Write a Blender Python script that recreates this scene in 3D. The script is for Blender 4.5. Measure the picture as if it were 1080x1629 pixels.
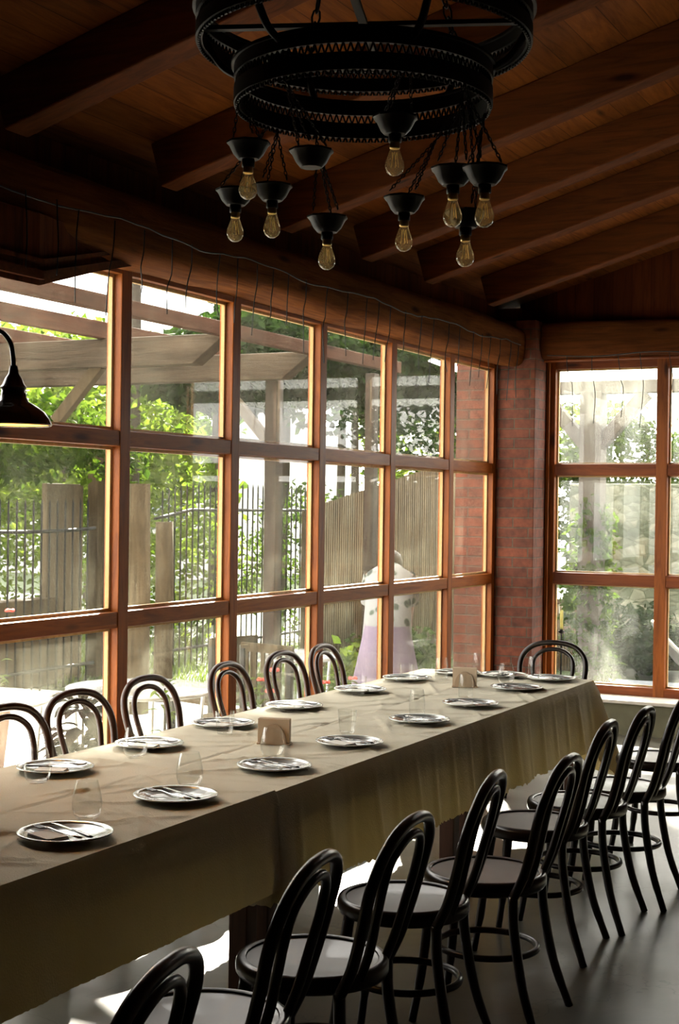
import bpy, math, random
from mathutils import Vector, Matrix
random.seed(7)
S = bpy.context.scene
for o in list(bpy.data.objects): bpy.data.objects.remove(o)
PI = math.pi

# ------------------------------------------------------------------ camera
cam_d = bpy.data.cameras.new('camera'); cam = bpy.data.objects.new('camera', cam_d)
S.collection.objects.link(cam); S.camera = cam
yaw, pitch, roll = .46037, -.00488, .01348
fw = Vector((-math.sin(yaw)*math.cos(pitch), math.cos(yaw)*math.cos(pitch), math.sin(pitch)))
r0 = Vector((math.cos(yaw), math.sin(yaw), 0)); u0 = r0.cross(fw)
rt = r0*math.cos(roll) + u0*math.sin(roll); up = -r0*math.sin(roll) + u0*math.cos(roll)
m = Matrix((rt, up, -fw)).transposed().to_4x4(); m.translation = Vector((3.9204, 0, 1.70))
cam.matrix_world = m
cam_d.sensor_fit = 'HORIZONTAL'; cam_d.sensor_width = 24; cam_d.lens = 2331.08/1080*24
cam_d.clip_start = .05; cam_d.clip_end = 300

# ------------------------------------------------------------------ sky, sun, exposure
SUN_DIR = Vector((.515, -1.0, -.572))          # the way the light travels
SUN_STRENGTH = 34.0; SKY_STRENGTH = 6.0
w = bpy.data.worlds.new('sky'); S.world = w; w.use_nodes = True
bg = w.node_tree.nodes['Background']; bg.inputs[0].default_value = (1, .97, .90, 1); bg.inputs[1].default_value = SKY_STRENGTH
sd = bpy.data.lights.new('sun', 'SUN'); sd.energy = SUN_STRENGTH; sd.angle = math.radians(.8); sd.color = (1, .93, .78)
so = bpy.data.objects.new('sun', sd); S.collection.objects.link(so)
so.rotation_euler = SUN_DIR.to_track_quat('-Z', 'Y').to_euler(); so.location = (-8, 16, 12)
S.view_settings.view_transform = 'Standard'; S.view_settings.look = 'None'
S.view_settings.gamma = 1; S.view_settings.exposure = 0.62; S.view_settings.use_curve_mapping = False
S.cycles.transparent_max_bounces = 40; S.cycles.max_bounces = 10; S.cycles.diffuse_bounces = 6

# ------------------------------------------------------------------ mesh helpers
COL = S.collection
class MB:
    def __init__(s): s.v = []; s.f = []
    def add(s, v, f):
        n = len(s.v); s.v += [tuple(p) for p in v]; s.f += [tuple(i+n for i in q) for q in f]; return s
    def box(s, a, b, M=None):
        (x0,y0,z0),(x1,y1,z1) = a, b
        v = [Vector(p) for p in ((x0,y0,z0),(x1,y0,z0),(x1,y1,z0),(x0,y1,z0),(x0,y0,z1),(x1,y0,z1),(x1,y1,z1),(x0,y1,z1))]
        if M: v = [M @ p for p in v]
        return s.add(v, [(0,3,2,1),(4,5,6,7),(0,1,5,4),(1,2,6,5),(2,3,7,6),(3,0,4,7)])
    def beam(s, p, q, wd, ht, up=Vector((0,0,1))):
        p, q = Vector(p), Vector(q); d = (q-p); L = d.length; d.normalize()
        sd_ = d.cross(up).normalized(); u = sd_.cross(d).normalized()
        M = Matrix((sd_, d, u)).transposed().to_4x4(); M.translation = p
        return s.box((-wd/2, 0, -ht/2), (wd/2, L, ht/2), M)
    def tube(s, pts, r, n=8, closed=False, caps=True, flat=1.0):
        pts = [Vector(p) for p in pts]; N = len(pts)
        rs = r if isinstance(r, (list, tuple)) else [r]*N
        rings = []; ref = None
        for i, p in enumerate(pts):
            a = pts[(i-1) % N] if (closed or i > 0) else p
            b = pts[(i+1) % N] if (closed or i < N-1) else p
            t = (b-a).normalized()
            if ref is None:
                ref = Vector((0,0,1)) if abs(t.z) < .9 else Vector((1,0,0))
            x = (ref - t*ref.dot(t))
            x = x.normalized() if x.length > 1e-6 else t.orthogonal().normalized()
            ref = x; y = t.cross(x)
            rings.append([p + (x*math.cos(2*PI*k/n)*flat + y*math.sin(2*PI*k/n))*rs[i] for k in range(n)])
        v = [q for R_ in rings for q in R_]; f = []
        for i in range(N if closed else N-1):
            j = (i+1) % N
            for k in range(n):
                k2 = (k+1) % n; f.append((i*n+k, i*n+k2, j*n+k2, j*n+k))
        if caps and not closed:
            f.append(tuple(reversed(range(n)))); f.append(tuple((N-1)*n+k for k in range(n)))
        return s.add(v, f)
    def lathe(s, prof, n=24, c=(0,0,0), sx=1, sy=1, closed=False):
        c = Vector(c); v = []; f = []; P = len(prof)
        for (r, z) in prof:
            for k in range(n):
                a = 2*PI*k/n; v.append(c + Vector((r*math.cos(a)*sx, r*math.sin(a)*sy, z)))
        for i in range(P if closed else P-1):
            i2 = (i+1) % P
            for k in range(n):
                k2 = (k+1) % n; f.append((i*n+k, i*n+k2, i2*n+k2, i2*n+k))
        if not closed:
            f.append(tuple(reversed(range(n)))); f.append(tuple((P-1)*n+k for k in range(n)))
        return s.add(v, f)
    def prism(s, poly, z0, z1):
        n = len(poly); v = [(x,y,z0) for x,y in poly] + [(x,y,z1) for x,y in poly]
        f = [tuple(reversed(range(n))), tuple(range(n, 2*n))] + [(i, (i+1)%n, n+(i+1)%n, n+i) for i in range(n)]
        return s.add(v, f)
    def xform(s, M): s.v = [tuple(M @ Vector(p)) for p in s.v]; return s
    def build(s, name, mat, parent=None, smooth=False, bevel=0, auto=None):
        me = bpy.data.meshes.new(name); me.from_pydata([tuple(p) for p in s.v], [], s.f); me.update()
        if mat: me.materials.append(mat)
        if smooth: me.polygons.foreach_set('use_smooth', [True]*len(me.polygons))
        o = bpy.data.objects.new(name, me); COL.objects.link(o)
        if parent: o.parent = parent
        if bevel:
            b = o.modifiers.new('bevel', 'BEVEL'); b.width = bevel; b.segments = 2; b.limit_method = 'ANGLE'; b.angle_limit = .6
        if auto:
            me.polygons.foreach_set('use_smooth', [True]*len(me.polygons))
            try: me.set_sharp_from_angle(angle=auto)
            except Exception: pass
        return o

def tag(o, label=None, cat=None, group=None, kind=None):
    if label: o['label'] = label
    if cat: o['category'] = cat
    if group: o['group'] = group
    if kind: o['kind'] = kind
    return o
def empty(name, loc=(0,0,0), rz=0):
    o = bpy.data.objects.new(name, None); COL.objects.link(o); o.location = loc; o.rotation_euler = (0,0,rz)
    o.empty_display_size = .1; return o
def struct(o): o['kind'] = 'structure'; return o
KIDS = {}
def copy_tree(o, parent=None):
    c = o.copy(); COL.objects.link(c)
    if parent: c.parent = parent
    for ch in list(o.children): copy_tree(ch, c)
    return c
def bez(P, n):
    """Catmull-Rom through the points"""
    P = [Vector(p) for p in P]; Q = [P[0]*2-P[1]] + P + [P[-1]*2-P[-2]]; out = []
    for i in range(1, len(Q)-2):
        for k in range(n):
            t = k/n; a, b, c, d = Q[i-1], Q[i], Q[i+1], Q[i+2]
            out.append(.5*((2*b) + (c-a)*t + (2*a-5*b+4*c-d)*t*t + (3*b-a-3*c+d)*t**3))
    out.append(P[-1]); return out

# ------------------------------------------------------------------ materials
def new(name):
    m_ = bpy.data.materials.new(name); m_.use_nodes = True; nt = m_.node_tree; nt.nodes.clear()
    out = nt.nodes.new('ShaderNodeOutputMaterial'); return m_, nt, out
def N(nt, t, **k):
    n = nt.nodes.new(t)
    for a, b in k.items():
        if a in ('operation','blend_type','data_type','noise_dimensions','wave_type','bands_direction','feature','distance','offset','interpolation'):
            setattr(n, a, b)
        else: n.inputs[a].default_value = b
    return n
def ramp(nt, fac, stops):
    r = nt.nodes.new('ShaderNodeValToRGB'); nt.links.new(fac, r.inputs[0]); e = r.color_ramp.elements
    while len(e) < len(stops): e.new(.5)
    for i, (p, c) in enumerate(stops): e[i].position = p; e[i].color = (*c, 1) if len(c) == 3 else c
    return r.outputs[0]
def coords(nt, scale=(1,1,1), rot=(0,0,0)):
    tc = nt.nodes.new('ShaderNodeTexCoord'); mp = nt.nodes.new('ShaderNodeMapping')
    mp.inputs['Scale'].default_value = scale; mp.inputs['Rotation'].default_value = rot
    nt.links.new(tc.outputs['Object'], mp.inputs[0]); return mp.outputs[0]
def bump(nt, h, strength=.3, dist=.01):
    b = nt.nodes.new('ShaderNodeBump'); b.inputs['Strength'].default_value = strength; b.inputs['Distance'].default_value = dist
    nt.links.new(h, b.inputs['Height']); return b.outputs[0]
def plain(name, col, rough=.5, metal=0, spec=.5, noise=0, nscale=8, bmp=0, coat=0):
    m_, nt, out = new(name); p = nt.nodes.new('ShaderNodeBsdfPrincipled'); nt.links.new(p.outputs[0], out.inputs[0])
    p.inputs['Roughness'].default_value = rough; p.inputs['Metallic'].default_value = metal
    p.inputs['Specular IOR Level'].default_value = spec; p.inputs['Coat Weight'].default_value = coat
    v = coords(nt); n = N(nt, 'ShaderNodeTexNoise', Scale=nscale, Detail=6); nt.links.new(v, n.inputs[0])
    k = max(noise, .02)
    c = ramp(nt, n.outputs[0], [(.3, tuple(x*(1-k) for x in col)), (.7, tuple(min(1, x*(1+k)) for x in col))])
    nt.links.new(c, p.inputs['Base Color'])
    if bmp: nt.links.new(bump(nt, n.outputs[0], bmp, .01), p.inputs['Normal'])
    return m_
def wood(name, dark, light, axis='y', rough=.55, scale=1.0, planks=None, bmp=.25, coat=0, spec=.4, knots=True):
    m_, nt, out = new(name); p = nt.nodes.new('ShaderNodeBsdfPrincipled'); nt.links.new(p.outputs[0], out.inputs[0])
    p.inputs['Roughness'].default_value = rough; p.inputs['Specular IOR Level'].default_value = spec; p.inputs['Coat Weight'].default_value = coat
    s = {'x': (1.2, 14, 14), 'y': (14, 1.2, 14), 'z': (14, 14, 1.2)}[axis]; s = tuple(a*scale for a in s)
    v = coords(nt, s); n = N(nt, 'ShaderNodeTexNoise', Scale=1.6, Detail=9, Roughness=.65, Distortion=1.1); nt.links.new(v, n.inputs[0])
    n2 = N(nt, 'ShaderNodeTexNoise', Scale=.9*scale, Detail=3); nt.links.new(coords(nt), n2.inputs[0])
    mid = tuple(a*.45+b*.55 for a, b in zip(dark, light))
    c = ramp(nt, n.outputs[0], [(.3, dark), (.5, mid), (.72, light)])
    mx = N(nt, 'ShaderNodeMix', data_type='RGBA', blend_type='MULTIPLY'); mx.inputs[0].default_value = 1
    nt.links.new(c, mx.inputs[6]); nt.links.new(ramp(nt, n2.outputs[0], [(.3, (.62,.58,.55)), (.75, (1.15,1.12,1.1))]), mx.inputs[7])
    colr = mx.outputs[2]; h = n.outputs[0]
    if knots:
        ks = {'x': (1.1, 4, 4), 'y': (4, 1.1, 4), 'z': (4, 4, 1.1)}[axis]
        vo = N(nt, 'ShaderNodeTexVoronoi', Scale=1.3); nt.links.new(coords(nt, ks), vo.inputs[0])
        mk = N(nt, 'ShaderNodeMix', data_type='RGBA', blend_type='MULTIPLY'); mk.inputs[0].default_value = 1
        nt.links.new(colr, mk.inputs[6]); nt.links.new(ramp(nt, vo.outputs['Distance'], [(.05, (.25,.2,.18)), (.13, (1,1,1))]), mk.inputs[7]); colr = mk.outputs[2]
    if planks:
        pa, wd = planks
        sx = nt.nodes.new('ShaderNodeSeparateXYZ'); tc = nt.nodes.new('ShaderNodeTexCoord'); nt.links.new(tc.outputs['Object'], sx.inputs[0])
        d = N(nt, 'ShaderNodeMath', operation='DIVIDE'); nt.links.new(sx.outputs['XYZ'.index(pa.upper())], d.inputs[0]); d.inputs[1].default_value = wd
        fr = N(nt, 'ShaderNodeMath', operation='FRACT'); nt.links.new(d.outputs[0], fr.inputs[0])
        fl = N(nt, 'ShaderNodeMath', operation='FLOOR'); nt.links.new(d.outputs[0], fl.inputs[0])
        wn = nt.nodes.new('ShaderNodeTexWhiteNoise'); wn.noise_dimensions = '1D'; nt.links.new(fl.outputs[0], wn.inputs['W'])
        gap = ramp(nt, fr.outputs[0], [(0, (.12,.1,.09)), (.035, (1,1,1))]); 
        tone = ramp(nt, wn.outputs[0], [(0, (.7,.68,.66)), (1, (1.12,1.1,1.08))])
        for c2 in (gap, tone):
            mm = N(nt, 'ShaderNodeMix', data_type='RGBA', blend_type='MULTIPLY'); mm.inputs[0].default_value = 1
            nt.links.new(colr, mm.inputs[6]); nt.links.new(c2, mm.inputs[7]); colr = mm.outputs[2]
    nt.links.new(colr, p.inputs['Base Color']); nt.links.new(bump(nt, h, bmp, .006), p.inputs['Normal'])
    return m_
def brick(name):
    m_, nt, out = new(name); p = nt.nodes.new('ShaderNodeBsdfPrincipled'); nt.links.new(p.outputs[0], out.inputs[0])
    tc = nt.nodes.new('ShaderNodeTexCoord'); sx = nt.nodes.new('ShaderNodeSeparateXYZ'); nt.links.new(tc.outputs['Object'], sx.inputs[0])
    ad = N(nt, 'ShaderNodeMath', operation='ADD'); nt.links.new(sx.outputs[0], ad.inputs[0]); nt.links.new(sx.outputs[1], ad.inputs[1])
    cb = nt.nodes.new('ShaderNodeCombineXYZ'); nt.links.new(ad.outputs[0], cb.inputs[0]); nt.links.new(sx.outputs[2], cb.inputs[1])
    b = N(nt, 'ShaderNodeTexBrick', Scale=1.0); nt.links.new(cb.outputs[0], b.inputs[0])
    b.inputs['Brick Width'].default_value = .25; b.inputs['Row Height'].default_value = .077; b.inputs['Mortar Size'].default_value = .006; b.inputs['Mortar Smooth'].default_value = .3
    b.inputs['Color1'].default_value = (.17,.042,.016,1); b.inputs['Color2'].default_value = (.11,.028,.011,1); b.inputs['Mortar'].default_value = (.10,.062,.038,1)
    n = N(nt, 'ShaderNodeTexNoise', Scale=18, Detail=6); nt.links.new(tc.outputs['Object'], n.inputs[0])
    mx = N(nt, 'ShaderNodeMix', data_type='RGBA', blend_type='MULTIPLY'); mx.inputs[0].default_value = 1
    nt.links.new(b.outputs[0], mx.inputs[6]); nt.links.new(ramp(nt, n.outputs[0], [(.3,(.6,.6,.6)),(.7,(1.2,1.2,1.2))]), mx.inputs[7])
    nt.links.new(mx.outputs[2], p.inputs['Base Color']); p.inputs['Roughness'].default_value = .8
    inv = N(nt, 'ShaderNodeMath', operation='SUBTRACT'); inv.inputs[0].default_value = 1; nt.links.new(b.outputs['Fac'], inv.inputs[1])
    nt.links.new(bump(nt, inv.outputs[0], .8, .008), p.inputs['Normal']); return m_
def glass(name, dust=.05, dcol=(.75,.78,.7), tint=(1,1,1), streak=True, refl=1.0, rough=0.0, splash=1.0):
    m_, nt, out = new(name)
    tr = nt.nodes.new('ShaderNodeBsdfTransparent'); tr.inputs[0].default_value = (*tint, 1)
    gl = nt.nodes.new('ShaderNodeBsdfGlossy'); gl.inputs['Roughness'].default_value = rough
    fr = nt.nodes.new('ShaderNodeFresnel'); ge = nt.nodes.new('ShaderNodeNewGeometry')     # same air-to-glass reflectance on both sides of the sheet
    io = N(nt, 'ShaderNodeMath', operation='MULTIPLY_ADD'); nt.links.new(ge.outputs['Backfacing'], io.inputs[0]); io.inputs[1].default_value = 1/1.5-1.5; io.inputs[2].default_value = 1.5
    nt.links.new(io.outputs[0], fr.inputs[0])
    k = N(nt, 'ShaderNodeMath', operation='MULTIPLY'); nt.links.new(fr.outputs[0], k.inputs[0]); k.inputs[1].default_value = refl
    mx = nt.nodes.new('ShaderNodeMixShader'); nt.links.new(k.outputs[0], mx.inputs[0]); nt.links.new(tr.outputs[0], mx.inputs[1]); nt.links.new(gl.outputs[0], mx.inputs[2])
    res = mx.outputs[0]
    if dust:
        tl = nt.nodes.new('ShaderNodeBsdfTranslucent'); tl.inputs[0].default_value = (*dcol, 1)
        df = nt.nodes.new('ShaderNodeBsdfDiffuse'); df.inputs[0].default_value = (*dcol, 1)
        m1 = nt.nodes.new('ShaderNodeMixShader'); m1.inputs[0].default_value = .3; nt.links.new(tl.outputs[0], m1.inputs[1]); nt.links.new(df.outputs[0], m1.inputs[2])
        n = N(nt, 'ShaderNodeTexNoise', Scale=1.0, Detail=9, Roughness=.7); nt.links.new(coords(nt, (7,7,1.5)), n.inputs[0])
        n2 = N(nt, 'ShaderNodeTexNoise', Scale=1.7, Detail=3, Roughness=.5); nt.links.new(coords(nt), n2.inputs[0])
        n3 = N(nt, 'ShaderNodeTexNoise', Scale=160, Detail=2); nt.links.new(coords(nt), n3.inputs[0])
        a = N(nt, 'ShaderNodeMath', operation='MULTIPLY'); nt.links.new(ramp(nt, n.outputs[0], [(.35,(.35,)*3),(.75,(1.6,)*3)]), a.inputs[0])
        nt.links.new(ramp(nt, n2.outputs[0], [(.3,(.2,)*3),(.75,(2.0,)*3)]), a.inputs[1])
        a2 = N(nt, 'ShaderNodeMath', operation='MULTIPLY'); nt.links.new(a.outputs[0], a2.inputs[0]); nt.links.new(ramp(nt, n3.outputs[0], [(.4,(.6,)*3),(.7,(1.7,)*3)]), a2.inputs[1])
        tc = nt.nodes.new('ShaderNodeTexCoord'); sz = nt.nodes.new('ShaderNodeSeparateXYZ'); nt.links.new(tc.outputs['Object'], sz.inputs[0])
        mr = N(nt, 'ShaderNodeMapRange'); nt.links.new(sz.outputs[2], mr.inputs[0]); mr.inputs[1].default_value = .55; mr.inputs[2].default_value = 1.2; mr.inputs[3].default_value = splash; mr.inputs[4].default_value = 1
        a3 = N(nt, 'ShaderNodeMath', operation='MULTIPLY'); nt.links.new(a2.outputs[0], a3.inputs[0]); nt.links.new(mr.outputs[0], a3.inputs[1])
        b = N(nt, 'ShaderNodeMath', operation='MULTIPLY'); b.use_clamp = True; nt.links.new(a3.outputs[0], b.inputs[0]); b.inputs[1].default_value = dust
        m2 = nt.nodes.new('ShaderNodeMixShader'); nt.links.new(b.outputs[0], m2.inputs[0]); nt.links.new(res, m2.inputs[1]); nt.links.new(m1.outputs[0], m2.inputs[2]); res = m2.outputs[0]
    nt.links.new(res, out.inputs[0]); return m_
def leafmat(name, c1, c2, trans=.45, tcol=None):
    m_, nt, out = new(name)
    g = nt.nodes.new('ShaderNodeNewGeometry'); c = ramp(nt, g.outputs['Random Per Island'], [(0, c1), (1, c2)])
    df = nt.nodes.new('ShaderNodeBsdfPrincipled'); df.inputs['Roughness'].default_value = .75; df.inputs['Specular IOR Level'].default_value = .04
    nt.links.new(c, df.inputs['Base Color'])
    tl = nt.nodes.new('ShaderNodeBsdfTranslucent')
    mu = N(nt, 'ShaderNodeMix', data_type='RGBA', blend_type='MULTIPLY'); mu.inputs[0].default_value = 1; nt.links.new(c, mu.inputs[6]); mu.inputs[7].default_value = (*(tcol or (1.8,2.0,.8)), 1)
    nt.links.new(mu.outputs[2], tl.inputs[0])
    mx = nt.nodes.new('ShaderNodeMixShader'); mx.inputs[0].default_value = trans
    nt.links.new(df.outputs[0], mx.inputs[1]); nt.links.new(tl.outputs[0], mx.inputs[2]); nt.links.new(mx.outputs[0], out.inputs[0]); return m_
def clothmat(name, col, trans=.3, weave=700):
    m_, nt, out = new(name)
    v = coords(nt); n = N(nt, 'ShaderNodeTexNoise', Scale=3, Detail=6); nt.links.new(v, n.inputs[0])
    c = ramp(nt, n.outputs[0], [(.3, tuple(x*.9 for x in col)), (.7, col)])
    p = nt.nodes.new('ShaderNodeBsdfPrincipled'); p.inputs['Roughness'].default_value = .85; p.inputs['Specular IOR Level'].default_value = .15; p.inputs['Sheen Weight'].default_value = .15
    nt.links.new(c, p.inputs['Base Color'])
    n3 = N(nt, 'ShaderNodeTexNoise', Scale=weave/4, Detail=2); nt.links.new(v, n3.inputs[0])
    n4 = N(nt, 'ShaderNodeTexNoise', Scale=5, Detail=5, Distortion=1.2); nt.links.new(v, n4.inputs[0])
    ad = N(nt, 'ShaderNodeMath', operation='MULTIPLY_ADD'); nt.links.new(n4.outputs[0], ad.inputs[0]); ad.inputs[1].default_value = 3.0; nt.links.new(n3.outputs[0], ad.inputs[2])
    b = bump(nt, ad.outputs[0], .35, .006); nt.links.new(b, p.inputs['Normal'])
    tl = nt.nodes.new('ShaderNodeBsdfTranslucent'); tl.inputs[0].default_value = (col[0]*.95, col[1]*.74, col[2]*.30, 1)
    mx = nt.nodes.new('ShaderNodeMixShader'); mx.inputs[0].default_value = trans
    nt.links.new(p.outputs[0], mx.inputs[1]); nt.links.new(tl.outputs[0], mx.inputs[2]); nt.links.new(mx.outputs[0], out.inputs[0]); return m_

M = {}
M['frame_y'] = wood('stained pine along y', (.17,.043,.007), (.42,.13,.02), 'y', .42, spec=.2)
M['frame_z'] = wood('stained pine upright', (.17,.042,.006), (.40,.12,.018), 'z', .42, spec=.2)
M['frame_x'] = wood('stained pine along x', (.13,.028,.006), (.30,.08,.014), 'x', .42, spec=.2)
M['bead'] = wood('pale pine bead', (.45,.27,.09), (.68,.48,.2), 'z', .4, knots=False, spec=.25)  # paler than the frame pine
M['boards'] = wood('ceiling boards', (.10,.029,.005), (.24,.078,.0125), 'y', .8, spec=.1, planks=('x', .145))
M['rafter'] = wood('rafter wood', (.055,.015,.003), (.135,.039,.007), 'x', .8, spec=.1)
M['log'] = wood('plate log wood', (.08,.023,.0045), (.21,.072,.014), 'y', .85, spec=.1, bmp=.8)
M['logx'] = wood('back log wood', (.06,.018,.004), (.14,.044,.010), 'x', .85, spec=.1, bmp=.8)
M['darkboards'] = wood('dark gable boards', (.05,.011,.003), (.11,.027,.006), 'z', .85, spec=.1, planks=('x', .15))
M['darkboards_y'] = wood('dark wall boards', (.07,.018,.004), (.16,.045,.010), 'z', .85, spec=.1, planks=('y', .16))
M['brick'] = brick('red brick')
M['olive'] = plain('olive plaster', (.14,.13,.075), .85, noise=.25, nscale=5, bmp=.2)
M['ledge'] = plain('pale stone ledge', (.62,.56,.47), .6, noise=.1, bmp=.1)
M['darkwall'] = plain('dark brown wall', (.05,.03,.018), .8, noise=.2)
M['glass'] = glass('dusty window glass left', .016, (.85,.82,.62), splash=2.6, refl=.32)
M['glass_back'] = glass('dusty window glass back', .032, refl=.4, dcol=(.85,.88,.8))
M['tumbler'] = glass('clear tumbler glass', 0, tint=(.982,.985,.98), refl=.8)
M['cloth'] = clothmat('beige linen', (.72,.665,.50), .24)
M['chair'] = wood('dark bentwood', (.005,.003,.002), (.014,.007,.004), 'z', .3, coat=.12, bmp=.05, knots=False, spec=.35)
M['chairwin'] = wood('backlit bentwood', (.025,.009,.004), (.07,.024,.009), 'z', .28, coat=.15, bmp=.05, knots=False, spec=.35)  # chair wood made browner: window backlight put into the colour
M['seat'] = plain('worn varnished seat', (.045,.035,.026), .35, noise=.35, nscale=7, coat=.12)
M['iron'] = plain('black wrought iron', (.008,.007,.006), .55, metal=.2, noise=.3, spec=.25)
M['blackcup'] = plain('black metal cup', (.010,.012,.012), .5, metal=.1, spec=.3, noise=.4, nscale=40)
M['enamel'] = plain('black enamel', (.012,.014,.016), .22, coat=.6)
M['plate'] = plain('pewter glazed plate', (.17,.18,.175), .22, metal=.3, noise=.12, nscale=20, coat=.4)
M['rim'] = plain('pale plate rim', (.42,.44,.41), .22, metal=.4, coat=.3)
M['steel'] = plain('stainless steel', (.6,.6,.58), .18, metal=1)
M['blacksteel'] = plain('dark cutlery steel', (.10,.10,.10), .25, metal=1)
M['card'] = plain('kraft paper napkin', (.56,.44,.31), .8)
M['cardedge'] = plain('wooden holder', (.43,.31,.2), .6)
M['tablewood'] = wood('dark table wood', (.05,.02,.008), (.12,.045,.02), 'z', .5)
M['wire'] = plain('black cable', (.01,.01,.01), .5)
M['wax'] = leafmat('pale yellow candle wax', (.85,.80,.42), (.85,.80,.42), .65, (1,1,.95))
M['concrete'] = plain('stone', (0.0915,0.0832,0.0655), .85, noise=.25, nscale=3, bmp=.3)
M['weathered'] = wood('weathered grey timber', (.018,.013,.008), (.075,.056,.037), 'x', .9, bmp=.9, spec=.1)
M['weatheredred'] = wood('reddish purlin timber', (.035,.015,.008), (.085,.042,.024), 'y', .9, bmp=.6, spec=.1)
M['weatheredz'] = wood('weathered post timber', (.03,.022,.011), (.09,.066,.036), 'z', .9, bmp=.6, spec=.1)
M['paleTimber'] = wood('pale timber', (0.0553,0.0442,0.0307), (0.0761,0.0652,0.0491), 'z', .7, bmp=.3)
M['reed'] = wood('bamboo reed mat', (0.0819,0.0546,0.0247), (0.1502,0.1144,0.0598), 'z', .8, planks=('x', .03), knots=False)
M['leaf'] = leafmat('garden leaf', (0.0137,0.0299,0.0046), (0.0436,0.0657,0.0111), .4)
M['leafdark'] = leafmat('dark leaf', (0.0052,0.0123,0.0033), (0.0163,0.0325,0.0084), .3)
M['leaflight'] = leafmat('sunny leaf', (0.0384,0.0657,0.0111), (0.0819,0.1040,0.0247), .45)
M['leafred'] = leafmat('purple red leaf', (.0015,.003,.001), (.016,.0035,.0025), .2, (2.2,1.2,.8))
M['bark'] = wood('bark', (0.0189,0.0137,0.0084), (0.0436,0.0325,0.0221), 'z', .9)
M['flower'] = plain('red petal', (.75,.06,.04), .6)
M['terracotta'] = plain('terracotta', (0.189,0.084,0.042), .8, noise=.15)
M['whitewall'] = plain('white render', (0.302,0.302,0.294), .8)
M['roof'] = plain('grey roof', (0.126,0.118,0.113), .8)
M['window'] = plain('dark pane', (.05,.06,.07), .1)
M['woven'] = plain('pale woven rattan', (0.1144,0.1040,0.0871), .7, noise=.3, nscale=90, bmp=.5)
M['glasstop'] = glass('table top glass', .35, (.9,.93,.95))
M['skin'] = plain('skin', (0.260,0.155,0.109), .5)
M['lilac'] = plain('lilac cotton', (.17,.13,.18), .85)
M['bulbglass'] = glass('bulb glass', .12, (1,.78,.42), tint=(1,.9,.7), refl=1.6)
M['brass'] = plain('brass cap', (.65,.5,.22), .3, metal=1)

def emit(name, col, st):
    m_, nt, out = new(name); e = nt.nodes.new('ShaderNodeEmission'); e.inputs[0].default_value = (*col, 1); e.inputs[1].default_value = st
    nt.links.new(e.outputs[0], out.inputs[0]); return m_
M['filament'] = plain('bulb filament', (.8,.55,.2), .3, metal=1)
M['warmbulb'] = emit('warm glowing bulb', (1,.5,.15), 40)

def floor_mat():
    m_, nt, out = new('polished concrete floor'); p = nt.nodes.new('ShaderNodeBsdfPrincipled'); nt.links.new(p.outputs[0], out.inputs[0])
    v = coords(nt); n = N(nt, 'ShaderNodeTexNoise', Scale=2.2, Detail=8, Roughness=.6, Distortion=.6); nt.links.new(v, n.inputs[0])
    c = ramp(nt, n.outputs[0], [(.3, (.06,.056,.042)), (.55, (.11,.104,.08)), (.75, (.17,.16,.125))])
    vo = N(nt, 'ShaderNodeTexVoronoi', feature='DISTANCE_TO_EDGE', Scale=1.1)
    w1 = N(nt, 'ShaderNodeVectorMath', operation='ADD'); nz = N(nt, 'ShaderNodeTexNoise', Scale=3.0, Detail=4); nt.links.new(v, nz.inputs[0]); nt.links.new(v, w1.inputs[0]); nt.links.new(nz.outputs[1], w1.inputs[1]); nt.links.new(w1.outputs[0], vo.inputs[0])
    mx = N(nt, 'ShaderNodeMix', data_type='RGBA', blend_type='MULTIPLY'); mx.inputs[0].default_value = 1
    nt.links.new(c, mx.inputs[6]); nt.links.new(ramp(nt, vo.outputs['Distance'], [(0,(.45,.45,.45)),(.006,(1,1,1))]), mx.inputs[7])
    nt.links.new(mx.outputs[2], p.inputs['Base Color'])
    nt.links.new(ramp(nt, n.outputs[0], [(.3,(.30,)*3),(.7,(.38,)*3)]), p.inputs['Roughness'])
    nt.links.new(bump(nt, n.outputs[0], .06, .01), p.inputs['Normal']); p.inputs['Specular IOR Level'].default_value = .5
    return m_
M['floor'] = floor_mat()
def paving_mat():
    m_, nt, out = new('pale stone paving'); p = nt.nodes.new('ShaderNodeBsdfPrincipled'); nt.links.new(p.outputs[0], out.inputs[0])
    v = coords(nt); b = N(nt, 'ShaderNodeTexBrick', Scale=1.0); nt.links.new(v, b.inputs[0])
    b.inputs['Brick Width'].default_value = .6; b.inputs['Row Height'].default_value = .4; b.inputs['Mortar Size'].default_value = .01
    b.inputs['Color1'].default_value = (.66,.64,.6,1); b.inputs['Color2'].default_value = (.56,.55,.52,1); b.inputs['Mortar'].default_value = (.3,.29,.25,1)
    nt.links.new(b.outputs[0], p.inputs['Base Color']); p.inputs['Roughness'].default_value = .8; return m_
M['paving'] = paving_mat()
M['slate'] = plain('grey blue paving', (0.126,0.139,0.151), .7, noise=.25, nscale=2)
M['grass'] = plain('lawn soil and grass', (0.0273,0.0461,0.0097), .9, noise=.5, nscale=6, bmp=.4)
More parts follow.
